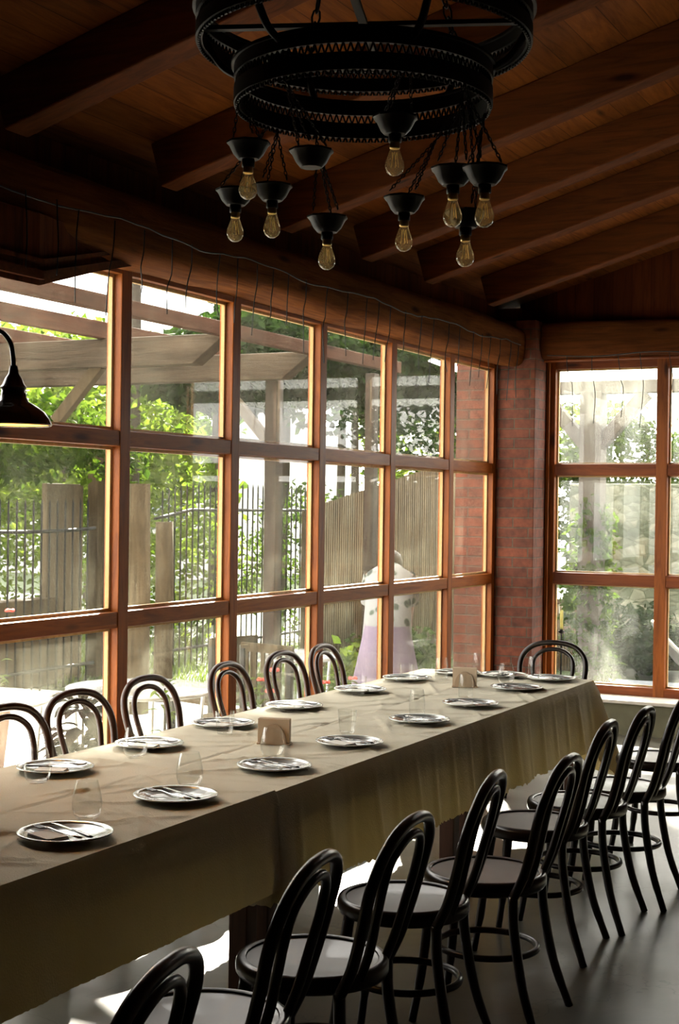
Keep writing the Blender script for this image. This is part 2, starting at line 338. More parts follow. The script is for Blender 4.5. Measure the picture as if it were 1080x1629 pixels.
def stonewall_mat():
    m_, nt, out = new('mossy rubble stone'); p = nt.nodes.new('ShaderNodeBsdfPrincipled'); nt.links.new(p.outputs[0], out.inputs[0])
    v = coords(nt, (1,1,1.5)); vo = N(nt, 'ShaderNodeTexVoronoi', feature='DISTANCE_TO_EDGE', Scale=7.5); nt.links.new(v, vo.inputs[0])
    v2 = N(nt, 'ShaderNodeTexVoronoi', Scale=7.5); nt.links.new(v, v2.inputs[0])
    bw = nt.nodes.new('ShaderNodeRGBToBW'); nt.links.new(v2.outputs['Color'], bw.inputs[0])
    c = ramp(nt, bw.outputs[0], [(.2,(.055,.065,.035)),(.8,(.15,.15,.10))])
    mx = N(nt, 'ShaderNodeMix', data_type='RGBA', blend_type='MULTIPLY'); mx.inputs[0].default_value = 1
    nt.links.new(c, mx.inputs[6]); nt.links.new(ramp(nt, vo.outputs['Distance'], [(0,(.4,.45,.3)),(.06,(1,1,1))]), mx.inputs[7])
    nt.links.new(mx.outputs[2], p.inputs['Base Color']); p.inputs['Roughness'].default_value = .9
    nt.links.new(bump(nt, vo.outputs['Distance'], .6, .03), p.inputs['Normal']); return m_
M['stonewall'] = stonewall_mat()
def floral_mat():
    m_, nt, out = new('floral print cotton'); p = nt.nodes.new('ShaderNodeBsdfPrincipled'); nt.links.new(p.outputs[0], out.inputs[0])
    vo = N(nt, 'ShaderNodeTexVoronoi', Scale=11); nt.links.new(coords(nt), vo.inputs[0])
    c = ramp(nt, vo.outputs['Distance'], [(.18,(.03,.035,.03)),(.34,(.07,.09,.065)),(.42,(.22,.22,.21))])
    nt.links.new(c, p.inputs['Base Color']); p.inputs['Roughness'].default_value = .85; return m_
M['floral'] = floral_mat()
def corr_mat():
    m_, nt, out = new('clear corrugated sheet')
    tr = nt.nodes.new('ShaderNodeBsdfTransparent'); tl = nt.nodes.new('ShaderNodeBsdfTranslucent'); tl.inputs[0].default_value = (.9,.92,.9,1)
    gl = nt.nodes.new('ShaderNodeBsdfGlossy'); gl.inputs['Roughness'].default_value = .15
    a = nt.nodes.new('ShaderNodeMixShader'); a.inputs[0].default_value = .15; nt.links.new(tl.outputs[0], a.inputs[1]); nt.links.new(gl.outputs[0], a.inputs[2])
    b = nt.nodes.new('ShaderNodeMixShader'); b.inputs[0].default_value = .5; nt.links.new(tr.outputs[0], b.inputs[1]); nt.links.new(a.outputs[0], b.inputs[2]); nt.links.new(b.outputs[0], out.inputs[0]); return m_
M['corr'] = corr_mat()

# ================================================================== THE ROOM
W = -.08; YN = 10.81; YB = 11.1; XR = 6.6; YF = -1.6
ys = [3.715, 4.70] + [5.773 + 1.029*k for k in range(0, 5)]                # window posts of the left wall
ZR1, ZR2, ZH, ZS = 2.0, 1.1427, 2.775, .30
def zc(x): return 3.315 + .293*x                            # underside of the ceiling boards

struct(MB().box((W-.3, YF-.2, -.12), (XR+.2, YB+.3, 0)).build('floor', M['floor']))
# ceiling slab with eaves
c = MB()
x0, x1 = -.55, XR+.25
for (za, zb) in ((0, .05),):
    c.add([(x0,YF-.2,zc(x0)),(x1,YF-.2,zc(x1)),(x1,YB+.5,zc(x1)),(x0,YB+.5,zc(x0)),
           (x0,YF-.2,zc(x0)+.1),(x1,YF-.2,zc(x1)+.1),(x1,YB+.5,zc(x1)+.1),(x0,YB+.5,zc(x0)+.1)],
          [(0,3,2,1),(4,5,6,7),(0,1,5,4),(1,2,6,5),(2,3,7,6),(3,0,4,7)])
struct(c.build('ceiling', M['boards']))
# rafters
RY = [9.95, 8.80, 7.86, 6.86, 5.72, 4.62, 3.52, 2.45, 1.4, .35, -.7]
for i, y in enumerate(RY):
    d = Vector((1, 0, .293)).normalized(); n = Vector((-.293, 0, 1)).normalized()
    p0 = Vector((.12, y, zc(.12))) - n*.105; p1 = Vector((XR, y, zc(XR))) - n*.105
    if i % 2: p1 = Vector((XR, y, zc(XR))) - n*.107
    b = MB().beam(p0, p1, .125 + .01*(i % 3), .21, up=n).build('ceiling_rafter', M['rafter'], bevel=.008)
    struct(b)
# left wall pieces: low wall, header boards, solid part behind the camera side
l = MB()
l.box((W-.30, YF, 0), (W, YN, ZS-.05)); lw = l.build('wall_left', M['olive']); struct(lw)
MB().box((W-.32, ys[0]-.04, ZS-.05), (W+.04, YN, ZS-.01)).build('ledge', M['ledge'], lw, bevel=.005)
MB().box((W-.12, YF, ZS-.05), (W, ys[0]-.045, 3.29)).build('end_panel', M['darkboards_y'], lw)
MB().box((W-.12, ys[0]-.045, ZH+.07), (W, YN, 3.28)).build('header_board', M['darkboards_y'], lw)
# window of the left wall
wn = struct(empty('window_1', (W, 5.8, ZS)))
def wpart(mb, name, mat, bevel=.004): 
    o = mb.build(name, mat, wn, bevel=bevel); o.matrix_parent_inverse = Matrix.Translation((-W, -5.8, -ZS)); return o
for y in ys:
    wpart(MB().box((W-.085, y-.042, ZS), (W, y+.042, ZH+.07)), 'mullion', M['frame_z'])
wpart(MB().box((W-.085, YN-.06, ZS), (W, YN, ZH+.07)), 'jamb', M['frame_z'])
ed = ys + [YN-.018]
for z, nm in ((ZR1, 'rail'), (ZR2, 'rail')):
    for i in range(len(ed)-1):
        wpart(MB().box((W-.085, ed[i]+.042, z-.038), (W-.004, ed[i+1]-.042, z+.038)), nm, M['frame_y'])
wpart(MB().box((W-.085, ed[0]+.042, ZH), (W-.002, YN-.06, ZH+.07)), 'head_rail', M['frame_y'])
wpart(MB().box((W-.085, ed[0]+.042, ZS-.01), (W-.002, YN-.06, ZS+.06)), 'bottom_rail', M['frame_y'])
zz = [(ZS+.06, ZR2-.038), (ZR2+.038, ZR1-.038), (ZR1+.038, ZH)]
pb = MB(); bb = MB(); 
for i in range(len(ed)-1):
    a, b_ = ed[i]+.042, ed[i+1]-.042
    for (za, zb) in zz:
        pb.box((W-.044, a+.004, za+.004), (W-.040, b_-.004, zb-.004))
        t = .016
        bb.box((W-.066, a, za), (W-.045, a+t, zb)); bb.box((W-.066, b_-t, za), (W-.045, b_, zb))
        bb.box((W-.066, a+t, za), (W-.045, b_-t, za+t)); bb.box((W-.066, a+t, zb-t), (W-.045, b_-t, zb))
wpart(pb, 'pane', M['glass'], 0); wpart(bb, 'glazing_bead', M['bead'], 0)
# brick corner pier (inside and outside)
struct(MB().box((-.42, YN, -.15), (.232, YB+.18, 3.15)).build('wall_corner_pier', M['brick'], bevel=.006))
struct(MB().box((-.42, YN+.03, 3.15), (.1, YB+.1, 3.25)).build('trim_1', M['darkboards_y']))
# back wall
bx = [.262, 1.15, 2.035, 2.92]
BS = .33
bwl = struct(MB().box((.20, YN+.004, 0), (XR, YB+.12, .235)).build('wall_back', M['olive']))
MB().box((.232, YN-.02, .235), (XR, YB+.16, .262)).build('ledge', M['ledge'], bwl, bevel=.006)
g = MB(); g.box((.232, YB-.02, ZH+.085), (XR, YB+.10, 3.0)); g.build('header_board', M['darkboards'], bwl)
g = MB(); zt0 = 3.0
g.add([(.0,YB+.0,zt0),(XR,YB+.0,zt0),(XR,YB+.0,zc(XR)),(.0,YB+.0,zc(0)),(.0,YB+.1,zt0),(XR,YB+.1,zt0),(XR,YB+.1,zc(XR)),(.0,YB+.1,zc(0))],
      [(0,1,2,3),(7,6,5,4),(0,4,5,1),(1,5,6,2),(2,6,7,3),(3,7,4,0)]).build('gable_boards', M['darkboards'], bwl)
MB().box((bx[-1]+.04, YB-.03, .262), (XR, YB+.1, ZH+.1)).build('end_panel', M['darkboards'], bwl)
w2 = struct(empty('window_2', (1.0, YB, .262)))
def w2part(mb, name, mat, bevel=.004):
    o = mb.build(name, mat, w2, bevel=bevel); o.matrix_parent_inverse = Matrix.Translation((-1.0, -YB, -.262)); return o
w2part(MB().box((.232, YB-.0, .262), (.302, YB+.12, ZH+.085)), 'jamb', M['frame_z'])
w2part(MB().box((.236, YB-.03, .262), (.262, YB-.001, ZH+.07)), 'trim_strip', M['frame_z'])
for x in bx[1:]: w2part(MB().box((x-.044, YB, .262), (x+.044, YB+.12, ZH+.085)), 'mullion', M['frame_z'])
be = [.258] + bx[1:]
for z in (ZR1, ZR2+.005):
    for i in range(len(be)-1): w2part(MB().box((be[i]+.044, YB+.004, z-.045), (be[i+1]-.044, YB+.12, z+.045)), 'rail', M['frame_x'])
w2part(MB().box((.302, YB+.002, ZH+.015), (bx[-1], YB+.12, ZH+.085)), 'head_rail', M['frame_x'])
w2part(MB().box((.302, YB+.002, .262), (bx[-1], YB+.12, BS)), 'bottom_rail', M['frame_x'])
pb = MB(); bb = MB()
for i in range(len(be)-1):
    a, b_ = be[i]+.044, be[i+1]-.044
    for (za, zb) in ((BS, ZR2-.04), (ZR2+.05, ZR1-.045), (ZR1+.045, ZH+.015)):
        pb.box((a+.004, YB+.050, za+.004), (b_-.004, YB+.054, zb-.004)); t = .012
        bb.box((a, YB+.055, za), (a+t, YB+.075, zb)); bb.box((b_-t, YB+.055, za), (b_, YB+.075, zb))
        bb.box((a+t, YB+.055, za), (b_-t, YB+.075, za+t)); bb.box((a+t, YB+.055, zb-t), (b_-t, YB+.075, zb))
w2part(pb, 'pane', M['glass_back'], 0); w2part(bb, 'glazing_bead', M['bead'], 0)
# unseen walls that close the room
struct(MB().box((XR, YF-.1, 0), (XR+.15, YB+.1, zc(XR)+.02)).build('wall_right', M['darkwall']))
g = MB(); g.add([(W,YF-.1,0),(XR,YF-.1,0),(XR,YF-.1,zc(XR)),(W,YF-.1,zc(W)),(W,YF,0),(XR,YF,0),(XR,YF,zc(XR)),(W,YF,zc(W))],
      [(0,1,2,3),(7,6,5,4),(0,4,5,1),(1,5,6,2),(2,6,7,3),(3,7,4,0)]); struct(g.build('wall_front', M['darkwall']))
# logs: round timbers with a slightly uneven surface
def log(p, q, r, mat, name, n=28, seg=160, sq=1.0):
    p, q = Vector(p), Vector(q); rnd = random.Random(3); d = (q-p).normalized(); side = d.cross(Vector((0,0,1))); mb = MB()
    from mathutils import noise
    for i in range(seg+1):
        c_ = p.lerp(q, i/seg)
        for k in range(n):
            a = 2*PI*k/n; ca, sa = math.cos(a), math.sin(a); e = 2/3.2
            x = abs(ca)**e*(1 if ca > 0 else -1)*r*sq; z = abs(sa)**e*(1 if sa > 0 else -1)*r
            nz_ = noise.noise(Vector((ca*1.2, sa*1.2, i/seg*(q-p).length*.9)))*.022 + noise.noise(Vector((ca*4, sa*4, i/seg*(q-p).length*3)))*.006
            mb.v.append(tuple(c_ + side*x*(1+nz_/r) + Vector((0,0,z*(1+nz_/r)))))
    mb.f = [(i*n+k, i*n+(k+1)%n, (i+1)*n+(k+1)%n, (i+1)*n+k) for i in range(seg) for k in range(n)] + [tuple(range(n)), tuple(seg*n+k for k in reversed(range(n)))]
    return mb.build(name, mat, auto=.9)
struct(log((.0, YF, 2.955), (.0, YN+.02, 2.955), .155, M['log'], 'beam_wall_plate', sq=.95))
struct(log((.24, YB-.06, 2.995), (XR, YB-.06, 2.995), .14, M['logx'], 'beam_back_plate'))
MB().tube([(.24, YB-.1, 2.85), (XR, YB-.1, 2.86)], .014, 8).build('bead', M['frame_x'], bwl)
# boxed bulkhead at the near end of the window head
b = MB(); xa = .2
V = [(xa,-1.4,2.565),(xa,4.75,2.565),(W+.001,5.86,2.85),(W+.001,-1.4,2.62),(xa,-1.4,2.86),(xa,4.75,2.86),(W+.001,5.86,2.90),(W+.001,-1.4,2.88)]
b.add(V, [(0,1,2,3),(7,6,5,4),(0,4,5,1),(1,5,6,2),(2,6,7,3),(3,7,4,0)])
bh = struct(b.build('bulkhead', M['darkboards_y'], bevel=.004))
bm = MB(); 
for (za, zb) in ((2.59, 2.625), (2.655, 2.672)):
    bm.beam((xa+.012, -1.4, (za+zb)/2), (xa+.012, 4.755, (za+zb)/2), .024, zb-za)
    bm.beam((xa+.012, 4.75, (za+zb)/2), (W+.04, 5.90, (za+zb)/2+.26), .024, zb-za)
bm.build('moulding', M['rafter'], bh)

# ================================================================== TABLES
def table(y0, y1, lab):
    t = empty('dining_table', (1.11, (y0+y1)/2, 0)); tag(t, lab, 'table', 'wooden tables pushed end to end under the cloth')
    L = (y1-y0)/2
    MB().box((-.47, -L+.005, .715), (.47, L-.005, .752)).build('tabletop', M['tablewood'], t, bevel=.004)
    MB().box((-.40, -L+.08, .63), (.40, L-.08, .714)).build('apron', M['tablewood'], t)
    for sx in (-1, 1):
        for sy in (-1, 1):
            MB().box((sx*.42-.034, sy*(L-.06)-.034, 0), (sx*.42+.034, sy*(L-.06)+.034, .714)).build('leg', M['tablewood'], t, bevel=.004)
table(2.42, 4.21, 'dark wooden table hidden under the near smooth tablecloth')
table(4.23, 6.0, 'dark wooden table under the middle of the long pleated tablecloth')
table(6.02, 7.77, 'dark wooden table under the far end of the long cloth, nearest the end chair')

def cloth(name, y0, y1, ztop, fold, seed, corner_far=True, drop=.33, label='', cut=0):
    rnd = random.Random(seed); xs0, xs1 = .605, 1.620
    # perimeter as rounded rectangle, sampled; s in metres
    rr = .012; per = []
    def seg(a, b, nrm, k):
        L = (Vector(b)-Vector(a)).length; n = max(2, int(L/.011))
        for i in range(n):
            t = i/n; per.append((a[0]+(b[0]-a[0])*t, a[1]+(b[1]-a[1])*t, nrm[0], nrm[1], k, t*L, L))
    def arc(cx, cy, a0, k):
        for i in range(8):
            a = a0 + i/8*PI/2; per.append((cx+rr*math.cos(a), cy+rr*math.sin(a), math.cos(a), math.sin(a), k, 0, 0))
    seg((xs1, y0+rr), (xs1, y1-rr), (1,0), 'R'); arc(xs1-rr, y1-rr, 0, 'C')
    seg((xs1-rr, y1), (xs0+rr, y1), (0,1), 'F'); arc(xs0+rr, y1-rr, PI/2, 'C')
    seg((xs0, y1-rr), (xs0, y0+rr), (-1,0), 'L'); arc(xs0+rr, y0+rr, PI, 'C')
    seg((xs0+rr, y0), (xs1-rr, y0), (0,-1), 'N'); arc(xs1-rr, y0+rr, -PI/2, 'C')
    ph = [rnd.uniform(0, 6.28) for _ in range(6)]; fx = [rnd.uniform(.8, 1.2) for _ in range(6)]
    P = len(per); T = 16; v = []; f = []
    cs = [(xs1, y1), (xs0, y1), (xs0, y0), (xs1, y0)]
    for j in range(T+1):
        t = j/T
        for i, (x, y, nx, ny, k, s, L) in enumerate(per):
            u = y if abs(nx) > .7 else x
            wv = (math.sin(u*13*fx[0]+ph[0])*.5 + math.sin(u*23*fx[1]+ph[1])*.35 + math.sin(u*5*fx[2]+ph[2])*.3 + max(0, math.sin(u*31*fx[3]+ph[3]))**3*.5)
            cd = 0
            for q, (cx, cy) in enumerate(cs):
                far = q < 2
                if (far and corner_far) or (not far and cut == 0):
                    d = math.hypot(x-cx, y-cy); cd = max(cd, math.exp(-(d/.13)**2))
            out = .012 + .035*t + fold*wv*(t**.8) + cd*.13*t
            side = max(0, min(1, (1.3-x)/.6)); dr = drop*t*(1+.55*cd)*(1-.70*side)
            if j == T: dr += rnd.uniform(0, fold*.7)
            z = ztop - dr
            if j == 0: out = 0; z = ztop
            elif j == 1: z = ztop - dr*.8; out = .008 + (out-.012)*.5
            v.append((x+nx*out, y+ny*out, z))
    for j in range(T):
        for i in range(P):
            i2 = (i+1) % P; f.append((j*P+i, (j+1)*P+i, (j+1)*P+i2, j*P+i2))
    # top: grid inside, wrinkled
    nx_, ny_ = 110, int((y1-y0)/.0125); base = len(v)
    wr = [(rnd.uniform(xs0, xs1), rnd.uniform(y0, y1), rnd.uniform(-1.2, 1.2), rnd.uniform(.10, .32), rnd.uniform(.0035,.009)) for _ in range(int(30*(y1-y0)))]
    def hz(x, y):
        h = .0012*math.sin(x*31+y*9)*math.sin(y*13-x*7)
        for (cx, cy, a, ln, am) in wr:
            dx, dy = x-cx, y-cy
            if abs(dx) > .4 or abs(dy) > .4: continue
            al = dx*math.cos(a)+dy*math.sin(a); ac = -dx*math.sin(a)+dy*math.cos(a)
            h += am*math.exp(-(al/ln)**2-(ac/.012)**2)
        h -= .007*math.exp(-((x-1.10-.006*math.sin(y*5))/.008)**2)*(.6+.4*math.sin(y*7)) + .0035*math.exp(-((y-(y0+y1)/2)/.012)**2)
        e = min(x-xs0, xs1-x, y-y0, y1-y)
        return h*max(0, min(1, e/.03))
    for a in range(ny_+1):
        for b2 in range(nx_+1):
            x = xs0 + (xs1-xs0)*b2/nx_; y = y0 + (y1-y0)*a/ny_
            # keep the border on the rounded outline
            v.append((x, y, ztop + hz(x, y)))
    for a in range(ny_):
        for b2 in range(nx_):
            i = base + a*(nx_+1)+b2; f.append((i, i+1, i+nx_+2, i+nx_+1))
    mb = MB(); mb.v = v; mb.f = f
    o = mb.build(name, M['cloth'], smooth=True); tag(o, label, 'tablecloth', None); return o
cloth('tablecloth', 2.35, 4.20, .7665, .004, 5, corner_far=False, drop=.31, label='smooth beige linen tablecloth on the near end of the long table, closest to the camera', cut=1)
cloth('tablecloth', 4.17, 7.80, .7605, .019, 9, drop=.345, label='long beige linen tablecloth with deep pleats reaching the far end of the table', cut=1)

# ================================================================== CHAIRS
def chair_meshes(mat):
    t = empty('bentwood_chair')
    # seat: faces +y (front), back towards -y
    MB().lathe([(.001,.474),(.09,.4745),(.15,.478),(.178,.480),(.182,.476),(.182,.462),(.001,.462)], 40).build('seat', M['seat'], t, smooth=False, auto=.7)
    MB().lathe([(.180,.484),(.190,.487),(.202,.483),(.207,.472),(.207,.450),(.200,.440),(.186,.438),(.180,.445)], 44, closed=True).build('seat_rim', mat, t, auto=.9)
    L = [(-.172,-.150,.445),(-.176,-.185,.52),(-.190,-.215,.62),(-.203,-.240,.72),(-.190,-.262,.795),(-.140,-.277,.849),(-.07,-.284,.873)]
    path = bez(L + [(0,-.285,.878)] + [(-x,y,z) for x,y,z in reversed(L)], 5)
    MB().tube(path, .0162, 10).build('back_hoop', mat, t, smooth=True)
    L = [(-.088,-.165,.448),(-.096,-.200,.54),(-.112,-.226,.64),(-.124,-.246,.72),(-.114,-.262,.785),(-.066,-.275,.826)]
    path = bez(L + [(0,-.279,.839)] + [(-x,y,z) for x,y,z in reversed(L)], 5)
    MB().tube(path, .0128, 10).build('inner_hoop', mat, t, smooth=True)
    for s in (-1, 1):
        MB().tube(bez([(s*.172,-.150,.452),(s*.174,-.156,.34),(s*.184,-.190,.16),(s*.200,-.245,0)], 5), [.0165]*10+[.0155]*3+[.014]*3, 10).build('leg', mat, t, smooth=True)
        MB().tube(bez([(s*.125,.135,.444),(s*.140,.150,.32),(s*.155,.165,.16),(s*.172,.188,0)], 5), [.0185]*6+[.0165]*6+[.0135]*4, 10).build('leg', mat, t, smooth=True)
    a = [2*PI*k/36 for k in range(36)]
    MB().tube([(.163*math.cos(q), .168*math.sin(q)-.012, .235) for q in a], .0115, 8, closed=True).build('leg_ring', mat, t, smooth=True)
    return t
chA = chair_meshes(M['chair']); chB = chair_meshes(M['chairwin'])
usedA = []
def place_chair(proto, x, y, rz, lab, grp, first):
    o = proto if first else copy_tree(proto)
    o.location = (x, y, 0); o.rotation_euler = (0,0,rz); tag(o, lab, 'chair', grp); return o
# right row: tops measured at .89; chair faces -x (towards the table): rz = +90deg
tops = [(2.475,2.253,10),(2.395,3.067,8),(2.375,3.581,4),(2.345,4.27,8),(2.45,4.686,3),(2.345,5.516,4),(2.37,5.975,2),(2.426,6.411,3),(2.40,7.20,-2)]
ords = ['nearest the camera, cut off at the bottom','second from the camera','third from the camera','fourth from the camera','fifth from the camera','sixth from the camera','seventh from the camera','eighth from the camera, at the right edge','farthest one, nearest the back window']
for i, (tx, ty, dg) in enumerate(tops):
    a = PI/2 + math.radians(dg); bk = Vector((0, -.285)); 
    dx = -math.sin(a)*(-.285); dy = math.cos(a)*(-.285)
    place_chair(chA, tx-dx+(-.01 if i == 1 else .025), ty-dy-.05, a, 'black bentwood aisle-side chair, '+ords[i], 'chairs along the aisle side', i == 0)
wt = [(.15,4.675,-6),(.106,5.19,-6),(.074,5.783,-3),(.087,6.484,2),(.05,7.147,-2),(.05,7.638,2)]
wo = ['cut off by the left edge of the photo','second from left, dark red plant behind it','third from left, before a window post','fourth from the left','fifth from the left','the farthest of them from the camera']
for i, (tx, ty, dg) in enumerate(wt):
    a = -PI/2 + math.radians(dg); dx = math.sin(a)*.285; dy = -math.cos(a)*.285
    place_chair(chB, tx-dx, ty-dy-.045, a, 'backlit-brown bentwood chair on the window side, '+wo[i], 'chairs along the window side', i == 0)
o = copy_tree(chA); o.location = (1.16, 8.30, 0); o.rotation_euler = (0,0,PI+.08); tag(o, 'black bentwood chair alone at the far end of the table', 'chair')

# ================================================================== PLACE SETTINGS
zt = .7655
def plate_proto():
    t = empty('dinner_plate')
    MB().lathe([(.001,.004),(.080,.004),(.092,.009),(.118,.0165),(.118,.0195),(.092,.0125),(.078,.008),(.001,.0075)], 40).build('well', M['plate'], t, auto=.8)
    MB().lathe([(.112,.0185),(.128,.0225),(.1325,.0222),(.1325,.0190),(.128,.0180),(.112,.0145)], 44, closed=True).build('rim', M['rim'], t, smooth=True)
    return t
def fork_proto():
    t = empty('fork'); h = MB()
    h.tube([(-.095,0,.003),(-.06,0,.004),(0,0,.006),(.04,0,.010),(.055,0,.009)], [.0068,.006,.0035,.003,.006], 8, flat=.35); h.build('handle', M['steel'], t, smooth=True)
    k = MB()
    for dy in (-.009,-.003,.003,.009): k.tube([(.058,dy*.6,.008),(.072,dy,.005),(.09,dy,.006),(.103,dy,.010)], [.0024,.002,.0018,.001], 6)
    k.tube([(.05,0,.0095),(.058,0,.008),(.066,0,.0065)], [.004,.0105,.0095], 8, flat=.25); k.build('tines', M['blacksteel'], t, smooth=True); return t
def knife_proto():
    t = empty('knife')
    MB().tube([(-.11,0,.004),(-.10,0,.004),(-.03,0,.005),(-.005,0,.004)], [.005,.0078,.0062,.005], 8, flat=.5).build('handle', M['blacksteel'], t, smooth=True)
    b = MB(); b.add([(-.006,-.006,.003),(.09,-.007,.003),(.115,.004,.003),(-.006,.007,.003),(-.006,-.006,.0045),(.09,-.007,.0045),(.115,.004,.0045),(-.006,.007,.0055)],
        [(0,3,2,1),(4,5,6,7),(0,1,5,4),(1,2,6,5),(2,3,7,6),(3,0,4,7)]); b.build('blade', M['steel'], t); return t
def napkin_proto():
    b = MB(); 
    for k in range(3): b.box((-.055+.002*k, -.034+.001*k, .002+.0035*k), (.055-.002*k, .034, .0048+.0035*k))
    return b.build('napkin', M['napkin'], bevel=.001)
M['napkin'] = plain('white paper napkin', (.72,.70,.64), .85)
PL = plate_proto(); FK = fork_proto(); KN = knife_proto(); NP = napkin_proto()
def word(n): return ['nearest', 'second', 'third', 'fourth', 'fifth', 'sixth', 'seventh', 'eighth'][n]
first = {'p':1, 'f':1, 'k':1, 'n':1}
def use(key, proto):
    if first[key]: first[key] = 0; return proto
    return copy_tree(proto)
zz1 = lambda y: .7665 if y < 4.19 else .7605
def setting(x, y, side, where, nap):
    z = zz1(y)+.0015
    p = use('p', PL); p.location = (x, y, z); tag(p, 'round grey plate with a silver rim, '+where, 'plate', 'plates laid on the long table')
    p.rotation_euler = (0,0,random.uniform(0,6))
    a = (0 if side == 'L' else PI) + random.uniform(-.15,.15) + (-.25 if side == 'R' else .25)
    if side == 'E': a = PI/2+PI+random.uniform(-.2,.2)
    c_, s_ = math.cos(a), math.sin(a)
    off = Vector((-s_, c_, 0))
    f_ = use('f', FK); f_.location = Vector((x,y,z+.0175)) + off*.022; f_.rotation_euler = (0,0,a+.10); tag(f_, 'steel fork lying on the plate, '+where, 'fork', 'forks on the plates')
    k_ = use('k', KN); k_.location = Vector((x,y,z+.0175)) - off*.020; k_.rotation_euler = (0,0,a-.07); tag(k_, 'steel knife lying on the plate, '+where, 'knife', 'knives on the plates')
    if nap:
        n_ = use('n', NP); n_.location = Vector((x,y,z+.008)) + off*.055*(1 if side=='R' else -1) - Vector((c_,s_,0))*.0; n_.rotation_euler = (0,0,a); tag(n_, 'folded white paper napkin on the plate, '+where, 'napkin', 'napkins on the plates')
RP = [(1.457,3.291),(1.434,3.885),(1.429,4.532),(1.431,5.135),(1.427,5.831),(1.426,6.439),(1.41,7.13),(1.43,7.62)]
LP = [(.817,4.084),(.792,4.697),(.765,5.293),(.764,5.925),(.766,6.622),(.768,7.20),(.90,7.60)]
for i, (x, y) in enumerate(RP): setting(x, y, 'R', word(i)+' from the camera on the aisle side' if i else 'nearest the camera on the aisle side', i in (0,3,5))
for i, (x, y) in enumerate(LP): setting(x, y, 'L', word(i)+' from the camera on the window side' if i else 'nearest the camera on the window side', True)
setting(1.16, 7.63, 'E', 'at the table head facing the end chair', True)

def tumbler(kind, name):
    if kind == 'egg':   out = [(.026,0),(.038,.012),(.044,.032),(.0445,.05),(.041,.075),(.035,.100),(.0315,.112)]
    elif kind == 'tall': out = [(.030,0),(.0345,.008),(.036,.04),(.034,.08),(.0295,.118)]
    else:               out = [(.024,0),(.030,.008),(.034,.03),(.037,.06),(.0395,.098)]
    th = .0016; inn = [(r-th, z+(.004 if i == 0 else 0)) for i, (r, z) in enumerate(out)]
    inn[0] = (.02, .006)
    prof = [(.001,0)] + out + list(reversed(inn)) + [(.001,.006)]
    return MB().lathe(prof, 32).build(name, M['tumbler'], auto=1.0)
G = {'egg': tumbler('egg','drinking_glass'), 'tall': tumbler('tall','drinking_glass'), 'cone': tumbler('cone','drinking_glass')}
gu = set()
def glass_at(kind, x, y, lab, grp=True):
    o = G[kind] if kind not in gu else G[kind].copy()
    if kind in gu: COL.objects.link(o)
    gu.add(kind); o.location = (x, y, zz1(y)+.001); tag(o, lab, 'glass', 'drinking glasses on the long table')
RG = [('egg',1.355,3.53),('egg',1.350,4.10),('egg',1.296,4.758),('cone',1.291,5.40),('tall',1.335,6.02),('tall',1.30,6.70),('egg',1.27,7.36),('tall',1.30,7.735)]
for i, (k, x, y) in enumerate(RG): glass_at(k, x, y, 'clear empty tumbler behind the '+(word(i)+' plate from the camera' if i else 'plate nearest the camera')+', aisle side')
LG = [('egg',.885,3.90),('egg',.87,4.49),('cone',.881,5.11),('tall',.78,5.83),('cone',.815,6.50),('cone',.806,7.11),('tall',.90,7.36),('tall',.97,7.74)]
lw_ = ['nearest the camera','second from the camera','third from the camera','just behind the near napkin holder','fifth from the camera','sixth from the camera','standing left of the far napkin holder','at its far edge by the pier']
for i, (k, x, y) in enumerate(LG): glass_at(k, x, y, 'clear tumbler on the window side of the table, '+lw_[i])

def holder(x, y, rz, lab):
    t = empty('napkin_holder', (x, y, .762), rz); tag(t, lab, 'napkin holder', 'napkin holders on the table')
    MB().box((-.065,-.028,0),(.065,.028,.008)).build('base', M['cardedge'], t, bevel=.002)
    for s in (-1, 1):
        a = MB(); n = 18; v = []; 
        for yy in (s*.026-.003, s*.026+.003):
            v += [(.052*math.cos(PI*k/n), yy, .006+.075*math.sin(PI*k/n)) for k in range(n+1)]
        f = [tuple(range(n+1)), tuple(reversed(range(n+1, 2*n+2)))] + [(k, n+1+k, n+2+k, k+1) for k in range(n)] + [(0, n, 2*n+1, n+1)]
        a.add(v, f).build('arched_side', M['cardedge'], t)
    st = MB()
    for k in range(9): st.box((-.062,-.0205+k*.0046,.009),(.062,-.0170+k*.0046,.100-.002*(k%2)))
    st.build('napkin_stack', M['card'], t)
holder(1.16, 5.02, math.radians(18), 'square stack of brown napkins in an arched holder, nearer to the camera')
holder(1.13, 7.12, math.radians(18), 'stack of pale napkins in an arched holder near the far end of the table')

# ================================================================== CANDLE ON THE LEDGE
t = empty('candlestick', (.425, 10.95, .262)); tag(t, 'thin black iron candlestick with a pale yellow candle on the ledge beside the brick pier', 'candlestick')
MB().lathe([(.045,0),(.045,.006),(.012,.014),(.006,.03),(.0055,.46),(.010,.465),(.024,.475),(.026,.484),(.013,.484),(.012,.505),(.001,.505)], 20).build('stand', M['iron'], t, auto=.8)
cd = MB().lathe([(.0125,.490),(.0125,.640),(.008,.645),(.001,.643)], 16).build('candle', M['wax'], t, smooth=True)
MB().tube([(0,0,.642),(.001,0,.655)], .001, 6).build('wick', M['wire'], cd)

